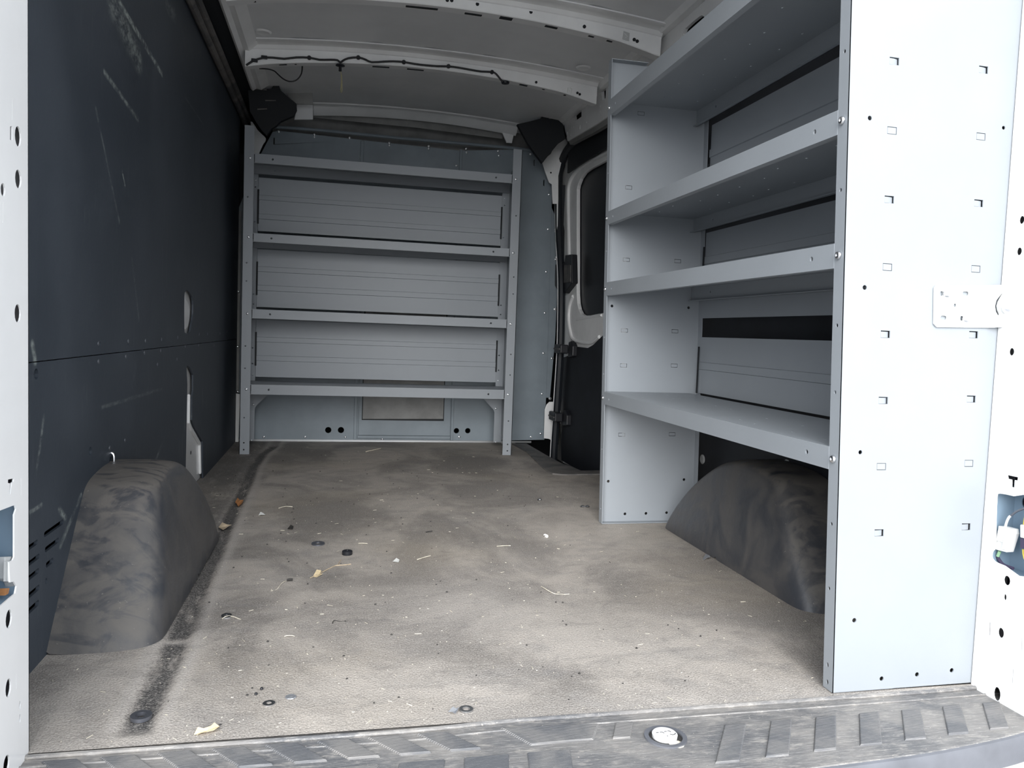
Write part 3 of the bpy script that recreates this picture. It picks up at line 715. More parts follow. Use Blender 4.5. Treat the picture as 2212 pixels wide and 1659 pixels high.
for (a, b) in (((552, 192), (576, 194)), ((573, 217), (596, 217)), ((556, 236), (577, 235))):
    A = on(*a, 1, 3.976); B = on(*b, 1, 3.976); MB().tube([A, B], .003, 6).build('trim_clip', 'edge_trim', wf)
# screws on the bulkhead
spts = [(602, 284), (679, 291), (679, 296), (755, 298), (841, 309), (841, 314), (926, 316), (926, 321), (1007, 321), (1008, 329), (1076, 326), (1078, 336), (1146, 333), (779, 341), (986, 358),
        (570, 944), (659, 944), (746, 944), (767, 900), (970, 902), (992, 944), (1147, 944), (1168, 937), (1171, 851), (1177, 676), (1174, 763), (1184, 495), (1180, 587), (1186, 420), (826, 948)]
for p in spts:
    q_ = on(*p, 1, YB-.001); inst('screw', M_pan, (q_[0], YB-(.012 if 760 < p[0] < 992 and p[1] < 300 else .0)-.0005, q_[2]), wf, NEGY, 1.05)
for p in ((1201, 496), (1201, 500), (1203, 556), (1201, 560), (1199, 668), (1193, 774), (1188, 861)):
    q_ = on(*p, 1, YB+.005); inst('screw', M_hex, tuple(q_), wf, NEGY, .9)
# dark tray edge between floor and bulkhead, with pale crumbs
MB().box((-.50, YB-.012, .0), (1.10, YB-.001, .010)).build('sill_strip', 'steel_dull', wf)
MB().box((-.52, YB+.02, .0), (-.30, YB+.08, 1.5)).build('void_lining', 'black', wf)

# ================================================================== RACK ON THE BULKHEAD
def tray(x0, x1, y0, y1, z0, z1, holes=()):
    """folded sheet shelf: deck, front and rear lips with small returns, end lips"""
    t = .0025; m = MB()
    m.plate(2, z1-t, z1, [(x0, y0), (x1, y0), (x1, y1), (x0, y1)], holes)
    return m
r1 = thing('shelving_rack', 'grey steel four-shelf rack standing across the far bulkhead', 'shelf', (.222, 4.05, 0))
XL, XR, YF, YK = -.441, .884, 3.92, 4.185
SH = [(1.369, 1.412), (1.005, 1.045), (.647, .690), (.287, .334)]
fl = .046
flh = lambda xc: [circ(xc, z, .0038, 8) for z in (1.21, .905, .82, .515, .41, .175, .055, .022)]
for s_, x0 in ((1, XL), (-1, XR)):
    m = MB()
    # angle post: front flange, side web (bottom corner clipped), rear flange
    xa, xb = (x0, x0+s_*fl)
    fr = [(min(xa, xb), .0), (max(xa, xb), .0), (max(xa, xb), 1.538), (min(xa, xb), 1.538)]
    m.plate(1, YF, YF+.0025, fr, flh(x0+s_*fl*.45))
    m.plate(0, x0, x0+s_*.0025, [(YF, .0), (YF+.09, .0), (YK, .075), (YK, 1.46), (YF, 1.538)], [circ(4.02, z, .005, 8) for z in (1.2, 1.1, .85, .48, .42)]+[circ(YF+.10, z, .004, 8) for z in (.045, .075)])
    rr = [(min(x0, x0+s_*.042), .03), (max(x0, x0+s_*.042), .03), (max(x0, x0+s_*.042), 1.46), (min(x0, x0+s_*.042), 1.46)]
    m.plate(1, YK-.0025, YK, rr, [circ(x0+s_*.028, z, .0038, 8) for z in (1.30, 1.13, .77, .72, .50, .42)])
    up = m.build('upright', 'rack_paint', r1)
    # corner gusset under the lowest shelf
    g0 = x0+s_*.042
    MB().plate(1, YK-.006, YK-.0035, [(x0+s_*.004, .287), (g0+s_*.085, .287), (g0+s_*.006, .205), (g0, .19), (x0+s_*.004, .19)]).build('gusset', 'rack_paint', r1)
    inst('screw', M_pan, (x0+s_*.036, YK-.008, .213), r1, NEGY, .9)
    for z in (1.335, 1.04, .652, .365, .03): inst('screw', M_pan, (x0+s_*.030, YK-.006, z), r1, NEGY, .55)
    for (za, zb) in SH: inst('screw', M_pan, (x0+s_*.028, YF-.0005, (za+zb)/2), r1, NEGY, 1.0)
    for z in (.06, .035):
        if s_ < 0: MB().tube([(x0-.002, YF+.10, z+.01), (x0-.030, YF+.10, z+.01)], .0035, 8).build('bolt', 'zinc', r1)
for i, (za, zb) in enumerate(SH):
    m = MB(); x0, x1 = XL+.010, XR-.010
    m.plate(2, zb-.002, zb, [(x0, YF+.003), (x1, YF+.003), (x1, YK-.004), (x0, YK-.004)])
    m.plate(1, YF-.0015+.0, YF+.0035, [(x0+fl-.006, za), (x1-fl+.006, za), (x1-fl+.006, zb), (x0+fl-.006, zb)], [circ(x0+.12, (za+zb)/2, .0048, 10), circ(x1-.12, (za+zb)/2, .0048, 10)])
    m.box((x0, YF+.003, za), (x1, YF+.014, za+.002))
    m.plate(1, YK-.006, YK-.004, [(x0, za-.005), (x1, za-.005), (x1, zb), (x0, zb)], [circ(x0+.11, (za+zb)/2-.004, .004, 8), circ(x1-.11, (za+zb)/2-.004, .004, 8)])
    m.box((x0, YK-.018, za-.005), (x1, YK-.006, za-.003))
    s_ = m.build('shelf', 'rack_paint', r1)
def ridged(x0, x1, z0, z1, y, bands, m=None):
    """sheet with raised bands, profile in (y, z) extruded along x"""
    P = [(y, z0)]
    for (a, b) in sorted(bands): P += [(y, a-.0015), (y-.004, a+.0005), (y-.004, b-.0005), (y, b+.0015)]
    P += [(y, z1)]
    Q = [(yy+.0015, zz) for yy, zz in reversed(P)]
    return (m or MB()).plate(0, x0, x1, P+Q)
def zat(py, px=552): return on(px, py, 1, 4.18)[2]
BP = [((zat(500), zat(383)), [(zat(431), zat(421)), (zat(472.5), zat(461.7))], (409, 483), (447, 518)),
      ((zat(664), zat(538)), [(zat(586), zat(575.5)), (zat(627), zat(615.6))], (565, 637), (597, 658)),
      ((zat(815), zat(690)), [(zat(738), zat(727.6)), (zat(778.5), zat(767.7))], (717, 789.5), (735, 800))]
for (z0, z1), bands, sL, sR in BP:
    b = ridged(XL+.044, XR-.044, z0+.003, z1, YK-.010, bands).build('back_panel', 'rack_paint', r1)
    za, zb = zat(sL[1]), zat(sL[0])
    for x in (XL+.044, XR-.044): MB().box((x-.004, YK-.0150, za), (x+.004, YK-.0095, zb)).build('end_slot', 'black', b)

# ================================================================== RACK ALONG THE RIGHT WALL
NY, FY = 1.215, 2.490
def lean(x, y, z):
    t = (y-NY)/(FY-NY)
    return (x+(.003*(1-t)-.003*t)-(.0415*(1-t)+.0235*t)*z, y, z)
def unlean(x, y, z):
    t = (y-NY)/(FY-NY); return x-(.003*(1-t)-.003*t)+(.0415*(1-t)+.0235*t)*z
r2 = thing('shelving_rack', 'light grey steel rack along the right wall, its solid end panel nearest the doors', 'shelf', (1.03, 1.85, 0))
XF, XB = .875, 1.215
def nearuv(px, py):
    q_ = on(px, py, 1, NY); return unlean(q_[0], NY, q_[2]), q_[2]
def faruv(px, py):
    q_ = on(px, py, 1, FY); return unlean(q_[0], FY, q_[2]), q_[2]
def frontuv(px, py):          # point on the leaning front plane
    X = .86
    for _ in range(4):
        q_ = on(px, py, 0, X); X = lean(XF, q_[1], q_[2])[0]
    return q_[1], q_[2]
A_ = [(1932, 132), (1927, 282), (1921, 431), (1917, 577), (1912.5, 722), (1908, 865), (1904, 1008), (1899, 1151)]
B_ = [(2124.5, 150.6), (2119, 295), (2114, 439), (2108, 581), (2103, 723), (2098, 862), (2093, 1001), (2087, 1138)]
opn = [1, 0, 1, 0, 1, 1, 0, 1]
sl_ = []; tabs = []
for C_ in (A_, B_):
    for p, o_ in zip(C_, opn):
        u, v = nearuv(*p); sl_.append(rect(u, v, .0185, .0125)); tabs.append((u, v, o_))
hn = []
for p, r in (((1879, 255), .0040), ((2168, 276), .0034), ((1868, 621), .0042), ((1858.5, 977), .0038), ((1845.5, 1340), .0042), ((1904.5, 1466), .0042), ((1981, 1457), .0042), ((2056, 1448), .0042)):
    u, v = nearuv(*p); hn.append(circ(u, v, r, 12))
ztop = 1.50
npn = MB(); npn.plate(1, NY, NY+.002, [(XF, 0.001), (XB+.035, .001), (XB+.035, ztop-.10), (XB-.06, ztop), (XF, ztop)], sl_+hn)
fh = []
for p in ((1824.5, 111), (1816, 410.5), (1808, 703), (1804, 847.5), (1796, 1131.7), (1791, 1271)):
    y, z = frontuv(*p); fh.append(circ(y, z, .0034, 10))
for p in ((1787.5, 1436), (1787, 1473)):
    y, z = frontuv(*p); fh.append(circ(y, z, .0034, 10, .0045))
npn.plate(0, XF, XF+.002, [(NY, .001), (NY+.028, .001), (NY+.028, ztop), (NY, ztop)], fh)
npn.plate(0, XB+.033, XB+.035, [(NY, .001), (NY+.028, .001), (NY+.028, ztop-.10), (NY, ztop-.10)])
npn.plate(2, .001, .003, [(XF, NY), (XB, NY), (XB, NY+.028), (XF, NY+.028)])
npn.plate(2, ztop-.002, ztop, [(XF, NY), (XB-.10, NY), (XB-.10, NY+.028), (XF, NY+.028)])
NP = npn.build('end_panel', 'rack_paint', r2, warp=lean)
# punched tabs: plugs left flush or bent inwards
for u, v, o_ in tabs:
    if o_:
        m = MB(); rr = []
        for i in range(6):
            t = i/5; x = u-.0088+.0166*t; dy = .0004+.0030*t*t
            rr.append([(x, NY+dy, v-.0058), (x, NY+dy, v+.0045), (x, NY+dy+.0012, v+.0045), (x, NY+dy+.0012, v-.0058)])
        m.loft(rr, True, True)
    else:
        m = MB().box((u-.0083, NY+.0006, v-.0053), (u+.0083, NY+.0020, v+.0053))
    m.build('knockout_tab', 'rack_paint', NP, warp=lean)
# far panel
fs_ = [(1358, 405), (1353, 561), (1464, 564), (1349, 714), (1458, 715.5), (1347, 789.5), (1456.5, 789.7), (1343, 939), (1452, 938), (1385, 245), (1478, 463)]
ft = []; sl2 = []
for p in fs_:
    u, v = faruv(*p); ft.append((u, v)); sl2.append(rect(u, v, .0235, .0125))
hf = []
for p in ((1322, 661), (1487.5, 664.7), (1314, 1039.6), (1477.6, 1036), (1350, 1110), (1395.4, 1109), (1440, 1107.4)):
    u, v = faruv(*p); hf.append(circ(u, v, .0048, 12))
fpn = MB(); fpn.plate(1, FY, FY+.002, [(XF, 0.001), (XB, .001), (XB, 1.43), (XB-.215, ztop+.008), (XF, ztop+.008)], sl2+hf)
fpn.plate(0, XF, XF+.002, [(FY-.028, .001), (FY, .001), (FY, ztop+.008), (FY-.028, ztop+.008)], [circ(FY-.014, z, .0034, 8) for z in (1.15, .9, .62, .5, .25, .05)])
fpn.plate(0, XB-.002, XB, [(FY-.028, .001), (FY, .001), (FY, 1.43), (FY-.028, 1.43)])
fpn.plate(2, ztop+.006, ztop+.008, [(XF, FY-.028), (XB-.215, FY-.028), (XB-.215, FY), (XF, FY)])
fpn.plate(2, .001, .003, [(XF, FY-.028), (XB, FY-.028), (XB, FY), (XF, FY)])
FP = fpn.build('end_panel', 'rack_paint', r2, warp=lean)
for u, v in ft: MB().box((u-.0105, FY+.0006, v-.0050), (u+.0105, FY+.0019, v+.0050)).build('knockout_tab', 'rack_paint', FP, warp=lean)
# shelves
SR = [(1.331, 1.381), (.984, 1.026), (.755, .798), (.400, .441)]
for i, (za, zb) in enumerate(SR):
    m = MB(); y0, y1 = NY+.004, FY-.003; t = .002
    hd_ = []
    xr_ = XB-.030
    for yy in np.arange(y0+.12, y1-.05, .115):
        for xx in (.93, 1.02, 1.05, 1.14):
            if (int(yy*50)+int(xx*40)) % 3: hd_.append(rect(xx+random.uniform(-.006, .006), yy+random.uniform(-.02, .02), .004, .0075))
    m.plate(2, zb-t, zb, [(XF+.003, y0), (xr_, y0), (xr_, y1), (XF+.003, y1)], hd_)
    m.plate(0, XF-.0005, XF+.003, [(y0+.024, za), (y1-.024, za), (y1-.024, zb), (y0+.024, zb)], [circ(y0+.092, (za+zb)/2, .0046, 12), circ(y1-.070, (za+zb)/2, .0040, 10)])
    m.box((XF+.003, y0+.02, za), (XF+.016, y1-.02, za+t))
    m.plate(0, xr_-t, xr_, [(y0, za-.004), (y1, za-.004), (y1, zb), (y0, zb)], [circ(y1-.14, (za+zb)/2, .004, 8)])
    m.box((xr_-.014, y0, za-.004), (xr_, y1, za-.002))
    m.build('shelf', 'rack_paint', r2, warp=lean)
    for yy in (NY+.014, FY-.014):
        p = lean(XF-.001, yy, (za+zb)/2); inst('screw', M_pan, p, r2, NEGX, 1.15 if yy < 2 else 1.0)
# pieces of the back, laid between the rear lips
def backp(z0, z1, bands):
    X0 = 1.19
    P = [(X0, z0)]
    for (a, b) in sorted(bands): P += [(X0, a-.0015), (X0-.004, a+.0005), (X0-.004, b-.0005), (X0, b+.0015)]
    P += [(X0, z1)]
    Q = [(x+.0015, z) for x, z in reversed(P)]
    # keep the measured plane upright: cancel the lean
    MB().plate(1, NY+.032, FY-.030, P+Q).build('back_panel', 'rack_paint', r2, warp=lambda x, y, z: (x+.0015, y, z))
backp(1.05, 1.330, [(1.225, 1.25)]); backp(.82, .978, [(.875, .898)]); backp(.695, .764, []); backp(.445, .632, [(.525, .548)])
for (za, zb) in ((.445, .60), (.83, .93), (1.06, 1.20)):
    MB().box((1.178, FY-.046, za), (1.182, FY-.040, zb)).build('end_slot', 'black', r2)
# mounting bracket at the rear edge of the near panel
ob_ = (1980, 590); kb = 9.534
def bq(pts): return P2(1, NY-.004, pts, ob_, kb)
pl1 = bq([(1480, 250), (410, 255), (370, 300), (358, 1040), (420, 1112), (1480, 1122)])
bh = [rrect(*bq([(515, 420)])[0], .008, .0085, .003), rrect(*bq([(1010, 420)])[0], .0145, .0075, .0036), rrect(*bq([(555, 920)])[0], .0145, .0075, .0036), rrect(*bq([(930, 930)])[0], .008, .0085, .003), circ(*bq([(790, 665)])[0], .0036, 10)]
BR = MB().plate(1, NY-.0045, NY-.0015, pl1, bh).build('mounting_bracket', 'bracket_white', r2); BR['label'] = 'white slotted bracket bolted to the rack end panel'
wing = [(1480, 250), (1700, 250), (1960, 540), (1950, 840), (1700, 1112), (1480, 1122)]
wp = bq(wing)
wpts = [(a, b) for a, b in wp]; x0w = wpts[0][0]
arc = bq([(1690, 420), (1600, 560), (1575, 680), (1590, 800), (1640, 910), (1652, 850), (1625, 760), (1618, 680), (1640, 590), (1710, 430)])
m = MB().plate(1, NY-.0045, NY-.0015, wpts, [arc])
m.v = [(x, y-(x-x0w)*.28, z) for x, y, z in m.v]
m.build('bracket_wing', 'bracket_white', BR)
for p in ((1395, 480), (1395, 715), (1395, 950)):
    u, v = bq([p])[0]; MB().rev((u, NY-.0045, v), (0, -1, 0), [(.006, 0), (.0045, .002), (.002, .003)], 10).build('swage', 'bracket_white', BR, smooth=True)
for p in ((625, 430), (1015, 940)):
    u, v = bq([p])[0]; inst('bolt', M_hex, (u, NY-.005, v), BR, NEGY, .95)
u, v = bq([(1740, 690)])[0]; inst('bolt', M_hex, (u, NY-.020, v), BR, NEGY, 1.5)

# ================================================================== WHEEL ARCH COVERS
def wheel_arch(xw, sgn, label, dy=0.0, xin=.0):
    prof = [(1.560, 0), (1.600, .050), (1.655, .115), (1.715, .185), (1.768, .245), (1.80, .270), (1.85, .281), (1.93, .288), (2.03, .286), (2.11, .268), (2.19, .228), (2.27, .172), (2.34, .108), (2.40, .04), (2.425, 0)]
    prof = smooth2(prof, 3, False)
    cy = 2.02
    rings = []
    for s_, scl, top in ((-.02, 1.0, 1.0), (.30, 1.0, 1.0), (.58, .995, 1.0), (.76, .980, .995), (.88, .955, .985), (.95, .92, .97), (.985, .885, .95), (1.0, .85, .925), (1.0, .60, .65), (1.0, .3, .3), (1.0, .02, .02)):
        ring = []
        for (y, z) in prof:
            zz = max(0, z)*top; yy = cy+(y-cy)*scl
            wid = .190-.055*(zz/.29)**1.4
            x = xw+sgn*(s_*wid+(.0 if s_ < .9 else 0))
            ring.append((x, yy+dy, zz))
        rings.append(ring)
    m = MB().loft(rings, False)
    o = m.build('wheel_arch_cover', 'arch_plastic', smooth=True, angle=60)
    tag(o, label, 'wheel arch')
    md = o.modifiers.new('s', 'SUBSURF'); md.levels = 1; md.render_levels = 1
    return o
wheel_arch(LW, 1, 'dusty black plastic wheel arch cover against the left wall')
wheel_arch(RW-.005, -1, 'dusty black plastic wheel arch cover under the right rack', .02)

# ================================================================== REAR DOOR PILLARS
def pillar(n, X, sgn, y0, y1, holes, recess, label=''):
    t = sroot('trim_%d' % n, (X, (y0+y1)/2, 0))
    z1 = 1.88
    out = [(y0, -.012), (y1, -.012), (y1, z1), (y0, z1)]
    MB().plate(0, X, X+sgn*.002, out, holes+([recess] if recess else [])).build('pillar_face', 'van_white', t)
    MB().box((min(X, X+sgn*.09), y1-.002, -.012), (max(X, X+sgn*.09), y1, z1)).build('pillar_return', 'van_white', t)
    MB().box((min(X+sgn*.002, X+sgn*.22), y0, -.30), (max(X+sgn*.002, X+sgn*.22), y0+.002, z1)).build('pillar_rear', 'van_white', t)
    c = X+sgn*.05
    if recess:
        ry = [p[0] for p in recess]; rz = [p[1] for p in recess]
        a, b, cc, d = min(ry)-.01, max(ry)+.004, min(rz)-.004, max(rz)+.006
        MB().plate(0, X+sgn*.045, X+sgn*.047, [(a, cc), (b, cc), (b, d), (a, d)], [circ(b-.028, d-.028, .013, 16)]).build('recess_back', 'cavity_blue', t)
        m = MB()
        m.box((min(X+sgn*.002, X+sgn*.045), b, cc), (max(X+sgn*.002, X+sgn*.045), b+.001, d)); m.box((min(X+sgn*.002, X+sgn*.045), a, d), (max(X+sgn*.002, X+sgn*.045), b, d+.001)); m.box((min(X+sgn*.002, X+sgn*.045), a, cc-.001), (max(X+sgn*.002, X+sgn*.045), b, cc))
        m.build('recess_wall', 'cavity_blue', t)
    MB().box((min(X+sgn*.060, X+sgn*.062), y0, -.01), (max(X+sgn*.060, X+sgn*.062), y1-.003, z1)).build('cavity_back', 'cavity', t)
    return t
def ovl(X, p, r, ry=None): u, v = P2(0, X, [p])[0]; return circ(u, v, r, 14, ry)
LX, PX = -.415, 1.168
hL = [ovl(LX, (39, 295), .0105, .0135), ovl(LX, (39.5, 387), .0105, .0125), ovl(LX, (6.5, 410), .007, .0085), ovl(LX, (38.3, 677), .0105, .0125), ovl(LX, (19, 1337), .010, .0125), ovl(LX, (18, 1486), .009, .0125), ovl(LX, (14, 1650), .010, .0115), ovl(LX, (43, 1523), .003, .006), ovl(LX, (43, 1552), .003, .006)]
hL.append(P2(0, LX, [(22, 273), (27, 272), (27, 303), (22, 302)])); hL.append(P2(0, LX, [(25.6, 214), (26.6, 214), (26.6, 258), (25.6, 258)])); hL.append(P2(0, LX, [(5.6, 438), (6.7, 438), (6.7, 481), (5.6, 481)]))
hL.append(P2(0, LX, [(17.5, 1036), (30, 1033), (29.6, 1040), (26, 1043), (22.5, 1068), (19.5, 1068), (21.5, 1044), (17, 1043)])); hL.append(P2(0, LX, [(44.6, 1033), (45.4, 1033), (45.4, 1070), (44.6, 1070)])); hL.append(P2(0, LX, [(34, 1455), (35, 1455), (35, 1488), (34, 1488)]))
recL = P2(0, LX, [(-20, 1113), (0, 1103), (26, 1093), (33, 1091), (35, 1100), (31, 1112), (31, 1203), (28, 1210), (20, 1214), (22, 1258), (30, 1256), (36, 1266), (33, 1282), (0, 1310), (-20, 1322)])
pillar(2, LX, -1, .99, 1.212, hL, recL)
hR = [ovl(PX, (2207, 475), .0055, .0070), ovl(PX, (2201.5, 543), .0055, .0068), ovl(PX, (2185, 760), .0056, .0068), ovl(PX, (2175, 1254), .0070, .0085), ovl(PX, (2171, 1290), .0030, .0055), ovl(PX, (2162, 1367), .0065, .0090), ovl(PX, (2153.5, 1499), .0075, .0125)]
hR.append(P2(0, PX, [(2176, 1026), (2199, 1031), (2198, 1038), (2192, 1037), (2191, 1053), (2185, 1052), (2185, 1036), (2177, 1034)])); hR.append(P2(0, PX, [(2150, 1026), (2151.5, 1026), (2150, 1055), (2148.5, 1055)]))
hR.append(P2(0, PX, [(2137, 1344), (2139.5, 1345), (2138.5, 1373), (2136, 1372)])); hR.append(P2(0, PX, [(2206.5, 1378), (2208.5, 1379), (2207.5, 1408), (2205.5, 1407)])); hR.append(P2(0, PX, [(2187, 1445), (2189, 1446), (2188, 1476), (2186, 1475)]))
recR = smooth2(P2(0, PX, [(2153, 1074), (2156, 1067), (2166, 1067), (2190, 1072), (2230, 1085), (2230, 1246), (2170, 1222), (2148, 1212), (2142, 1201), (2145, 1190), (2150, 1180), (2151, 1120)]), 2)
TR = pillar(1, PX, 1, 1.00, 1.2135, hR, recR)
# small seal bump on the right pillar edge and top door header over the opening
hd2 = sroot('trim_6', (XC, 1.05, 1.8))
MB().box((-.50, .985, 1.70), (1.26, 1.06, 1.88)).build('door_header', 'van_white', hd2)
MB().box((-.50, .985, 1.66), (1.26, 1.00, 1.70)).build('header_lip', 'seal_rubber', hd2)

# ================================================================== REAR STEP (trim_3) AND BUMPER
st = sroot('trim_3', (XC, 1.12, -.03))
def zstep(y, x=0): return -.004
fe = smooth2([(1.420, 1.115), (1.30, 1.085), (1.17, 1.062), (1.07, 1.040), (.93, 1.020), (.80, 1.010), (.5, .998), (.0, .990), (-.60, .985)], 4, False)
X0, X1 = -.44, 1.34
back = [(1.34, 1.212), (1.10, 1.2055), (.80, 1.205), (.30, 1.207), (.22, 1.205), (.12, 1.199), (-.44, 1.206)]
back = [( -.60, 1.206), (.10, 1.199), (.17, 1.2015), (.24, 1.207), (.30, 1.209), (1.05, 1.207), (1.34, 1.212), (1.42, 1.212)]
top = MB().plate(2, -.0115, -.004, [(x, y+.020) for x, y in back]+fe)
ST = top.build('tread_plate', 'step_rubber', st, bevel=.002)
# raised back bead and channel line
MB().tube([(x, y-.006, -.002) for x, y in back[:-1]], .0042, 8).build('rear_bead', 'step_rubber', st, smooth=True)
MB().tube([(x, y-.030, -.0035) for x, y in back[:-1]], .0020, 6).build('rear_bead', 'step_rubber', st, smooth=True)
# rolled front edge
rings = []
for (x, y) in fe:
    rings.append([(x, y+.004, -.004), (x, y-.004, -.007), (x, y-.009, -.016), (x, y-.008, -.050), (x, y+.01, -.058), (x, y+.02, -.020)])
MB().loft(rings, True, True).build('nosing', 'step_front', st, smooth=True)
# tread pads, right group slanting one way, left group the other
def quadpad(pts):
    cx = sum(p[0] for p in pts)/4; cy = sum(p[1] for p in pts)/4
    m = MB(); b0 = [(p[0], p[1], -.006) for p in pts]; t0 = [(cx+(p[0]-cx)*.92, cy+(p[1]-cy)*.94, -.0010) for p in pts]
    m.loft([b0, t0], True, True)
    return m.build('tread_pad', 'tread_rubber', st, bevel=.0012)
xt = 1.133
for i in range(10):
    xt_ = 1.133-.0835*i+.0015*i*i*.0
    w = .040 if i else .038
    yb_ = 1.150-.002*i*.5; yf = 1.062-.0045*i if i < 8 else 1.026
    slant = -.068-.001*i
    if xt_ < .60: break
    quadpad([(xt_, yb_), (xt_+w, yb_), (xt_+w+slant*.98, yf), (xt_+slant, yf)])
for (a, b, c, d) in (((.455, 1.175), (.485, 1.172), (.462, 1.125), (.432, 1.128)),):
    quadpad([a, b, c, d])
for i in range(9):
    x0_ = .255-.075*i
    quadpad([(x0_-.048, 1.186), (x0_-.0, 1.186), (x0_+.048, 1.128), (x0_-.0, 1.128)]) if i else quadpad([(.262, 1.186), (.430, 1.176), (.405, 1.130), (.300, 1.127)])
for i in range(14):
    x0_ = .90-.095*i
    if x0_ > .40: continue
    quadpad([(x0_-.04, 1.108), (x0_+.03, 1.108), (x0_+.01, 1.02), (x0_-.055, 1.02)])
bw = MB(); bw.loft([[(x, y+.02, -.060), (x, y-.02, -.075), (x, y-.03, -.25), (x, y+.05, -.28)] for x, y in fe], True, True).build('bumper', 'bumper_white', st, smooth=True)
# latch striker: round pale disc sunk in a socket of the step
ls = thing('latch_striker', 'round silvery-white latch disc set in the rubber rear step', 'latch', (.518, 1.120, -.004))
MB().ring((.518, 1.120, -.006), .0265, .0335, .005, 28, .0).build('socket_rim', 'step_front', ls, smooth=True)
MB().rev((.518, 1.120, -.0055), (0, 0, 1), [(.0262, 0), (.0262, .002)], 24).build('socket', 'dark_bit', ls)
dc = MB().rev((.517, 1.1215, -.0035), (0, 0, 1), [(.0195, 0), (.0200, .0055), (.0185, .0068), (.001, .0069)], 32).build('disc', 'emblem_white', ls, smooth=True)
dz_ = .00345
for pts in ([(.5035, 1.1235), (.5075, 1.1235)], [(.510, 1.1242), (.5135, 1.1242), (.5155, 1.1205)], [(.5175, 1.1250), (.5215, 1.1250)], [(.5235, 1.1262), (.5265, 1.1256), (.5275, 1.1225)], [(.5235, 1.1160), (.527, 1.1135), (.531, 1.1145), (.5335, 1.1180)], [(.5165, 1.1115), (.5180, 1.1108)]):
    MB().tube([(a, b, dz_) for a, b in pts], .0006, 5).build('stamped_mark', 'dark_bit', dc)
MB().rev((.527, 1.098, -.0035), (0, 0, 1), [(.012, 0), (.008, .0012)], 10).build('dirt', 'straw', ls)

# ================================================================== WIRING
yh = Y2-.008
hp = [(532, 141), (548, 131), (569, 125), (590, 124.5), (614, 127), (640, 124), (668, 124.5), (690, 129), (715, 129), (729, 130), (735, 134.5), (741, 131), (752, 126), (774, 124), (790, 129), (803, 134.5), (830, 133), (850, 132.5), (872, 134), (895, 138), (920, 141), (945, 143), (970, 143.5), (990, 146), (1018, 151), (1040, 154.5), (1063, 155.5), (1072, 160), (1080, 170), (1086, 177)]
w1 = thing('wiring_harness', 'black wiring harness clipped along the farther roof bow', 'cable', tuple(on(735, 134, 1, yh)))
MB().tube([tuple(on(a, b, 1, yh)) for a, b in smooth2(hp, 2, False)], .0042, 8).build('cable', 'wire_black', w1, smooth=True)
for p in ((668, 124.5), (774, 124), (872.5, 134), (969, 143), (1063, 155.5)):
    q_ = on(*p, 1, yh); MB().rev(q_+np.array([0, .006, 0]), (0, -1, 0), [(.0085, 0), (.0085, .008), (.006, .011)], 12).build('clip', 'black_plastic', w1, smooth=True)
for p, l in (((550, 131), .012), ((571, 124.5), .012)):
    q_ = on(*p, 1, yh); MB().box((q_[0]-l, yh-.010, q_[2]-.006), (q_[0]+l, yh+.004, q_[2]+.006)).build('taped_joint', 'black_plastic', w1, bevel=.002)
q_ = on(735, 140, 1, yh)
MB().rev((q_[0], yh+.01, q_[2]+.002), (0, 0, -1), [(.018, 0), (.019, .003), (.006, .006), (.0065, .024), (.005, .025)], 14).build('grommet', 'black_plastic', w1, smooth=True)
q_ = on(1092, 179, 1, Y2+.01); MB().rev((q_[0], Y2+.015, q_[2]+.004), (0, 0, -1), [(.018, 0), (.016, .006), (.004, .008)], 14).build('grommet', 'black_plastic', w1, smooth=True)
tp = [(736, 155), (737, 160), (737.5, 175), (736.5, 190), (735.5, 196), (737, 200.5), (739, 196), (739, 185), (738.5, 170), (737.5, 160)]
tl = MB().tube([tuple(on(a, b, 1, yh+.01)) for a, b in tp], .0022, 6).build('cable_tie', 'tie_straw', smooth=True)
tag(tl, 'yellowish loop of tie hanging below the black grommet', 'cable tie')
lp = [(560, 148), (578, 149), (592, 153), (600, 160), (610, 169), (620, 174.5), (630, 176), (640, 173), (648, 165), (652, 155), (653, 143)]
lc = MB().tube([tuple(on(a, b, 1, 3.50)) for a, b in smooth2(lp, 3, False)], .0028, 7).build('cable', 'wire_black', smooth=True)
tag(lc, 'thin black cable drooping in a loop at the upper left below the roof bow', 'cable')

# connectors in the pillar recesses
kr = 5.533; orr = (2062, 1020); XR_ = PX+.004
def cr(p, x=XR_): return on(orr[0]+p[0]/kr, orr[1]+p[1]/kr, 0, x)
def blockq(pts, x0, x1): return MB().plate(0, x0, x1, P2(0, x0, pts, orr, kr))
c1 = thing('wire_connector', 'white plastic connector with a pale cable in the right pillar recess', 'connector', tuple(cr((560, 850))))
blockq([(520, 640), (680, 680), (690, 740), (620, 960), (465, 920), (470, 830), (500, 800)], XR_, XR_+.016).build('housing', 'plastic_white', c1, bevel=.0015)
blockq([(515, 690), (600, 712), (570, 840), (495, 815)], XR_-.003, XR_).build('latch_tab', 'plastic_white', c1, bevel=.001)
blockq([(600, 700), (660, 715), (600, 930), (560, 920)], XR_-.004, XR_).build('side_rib', 'plastic_white', c1, bevel=.001)
MB().tube([tuple(cr(p, XR_+.006)) for p in smooth2([(605, 660), (625, 590), (650, 540), (665, 525)], 3, False)], .0022, 8).build('cable_sleeve', 'plastic_white', c1, smooth=True)
MB().tube([tuple(cr(p, XR_+.008)) for p in smooth2([(665, 525), (700, 500), (760, 460), (860, 425)], 3, False)], .0020, 8).build('cable', 'steel_dark', c1, smooth=True)
MB().tube([tuple(cr(p, XR_+.008)) for p in [(540, 945), (515, 1005)]], .0028, 8).build('wire_end', 'wire_green', c1, smooth=True)
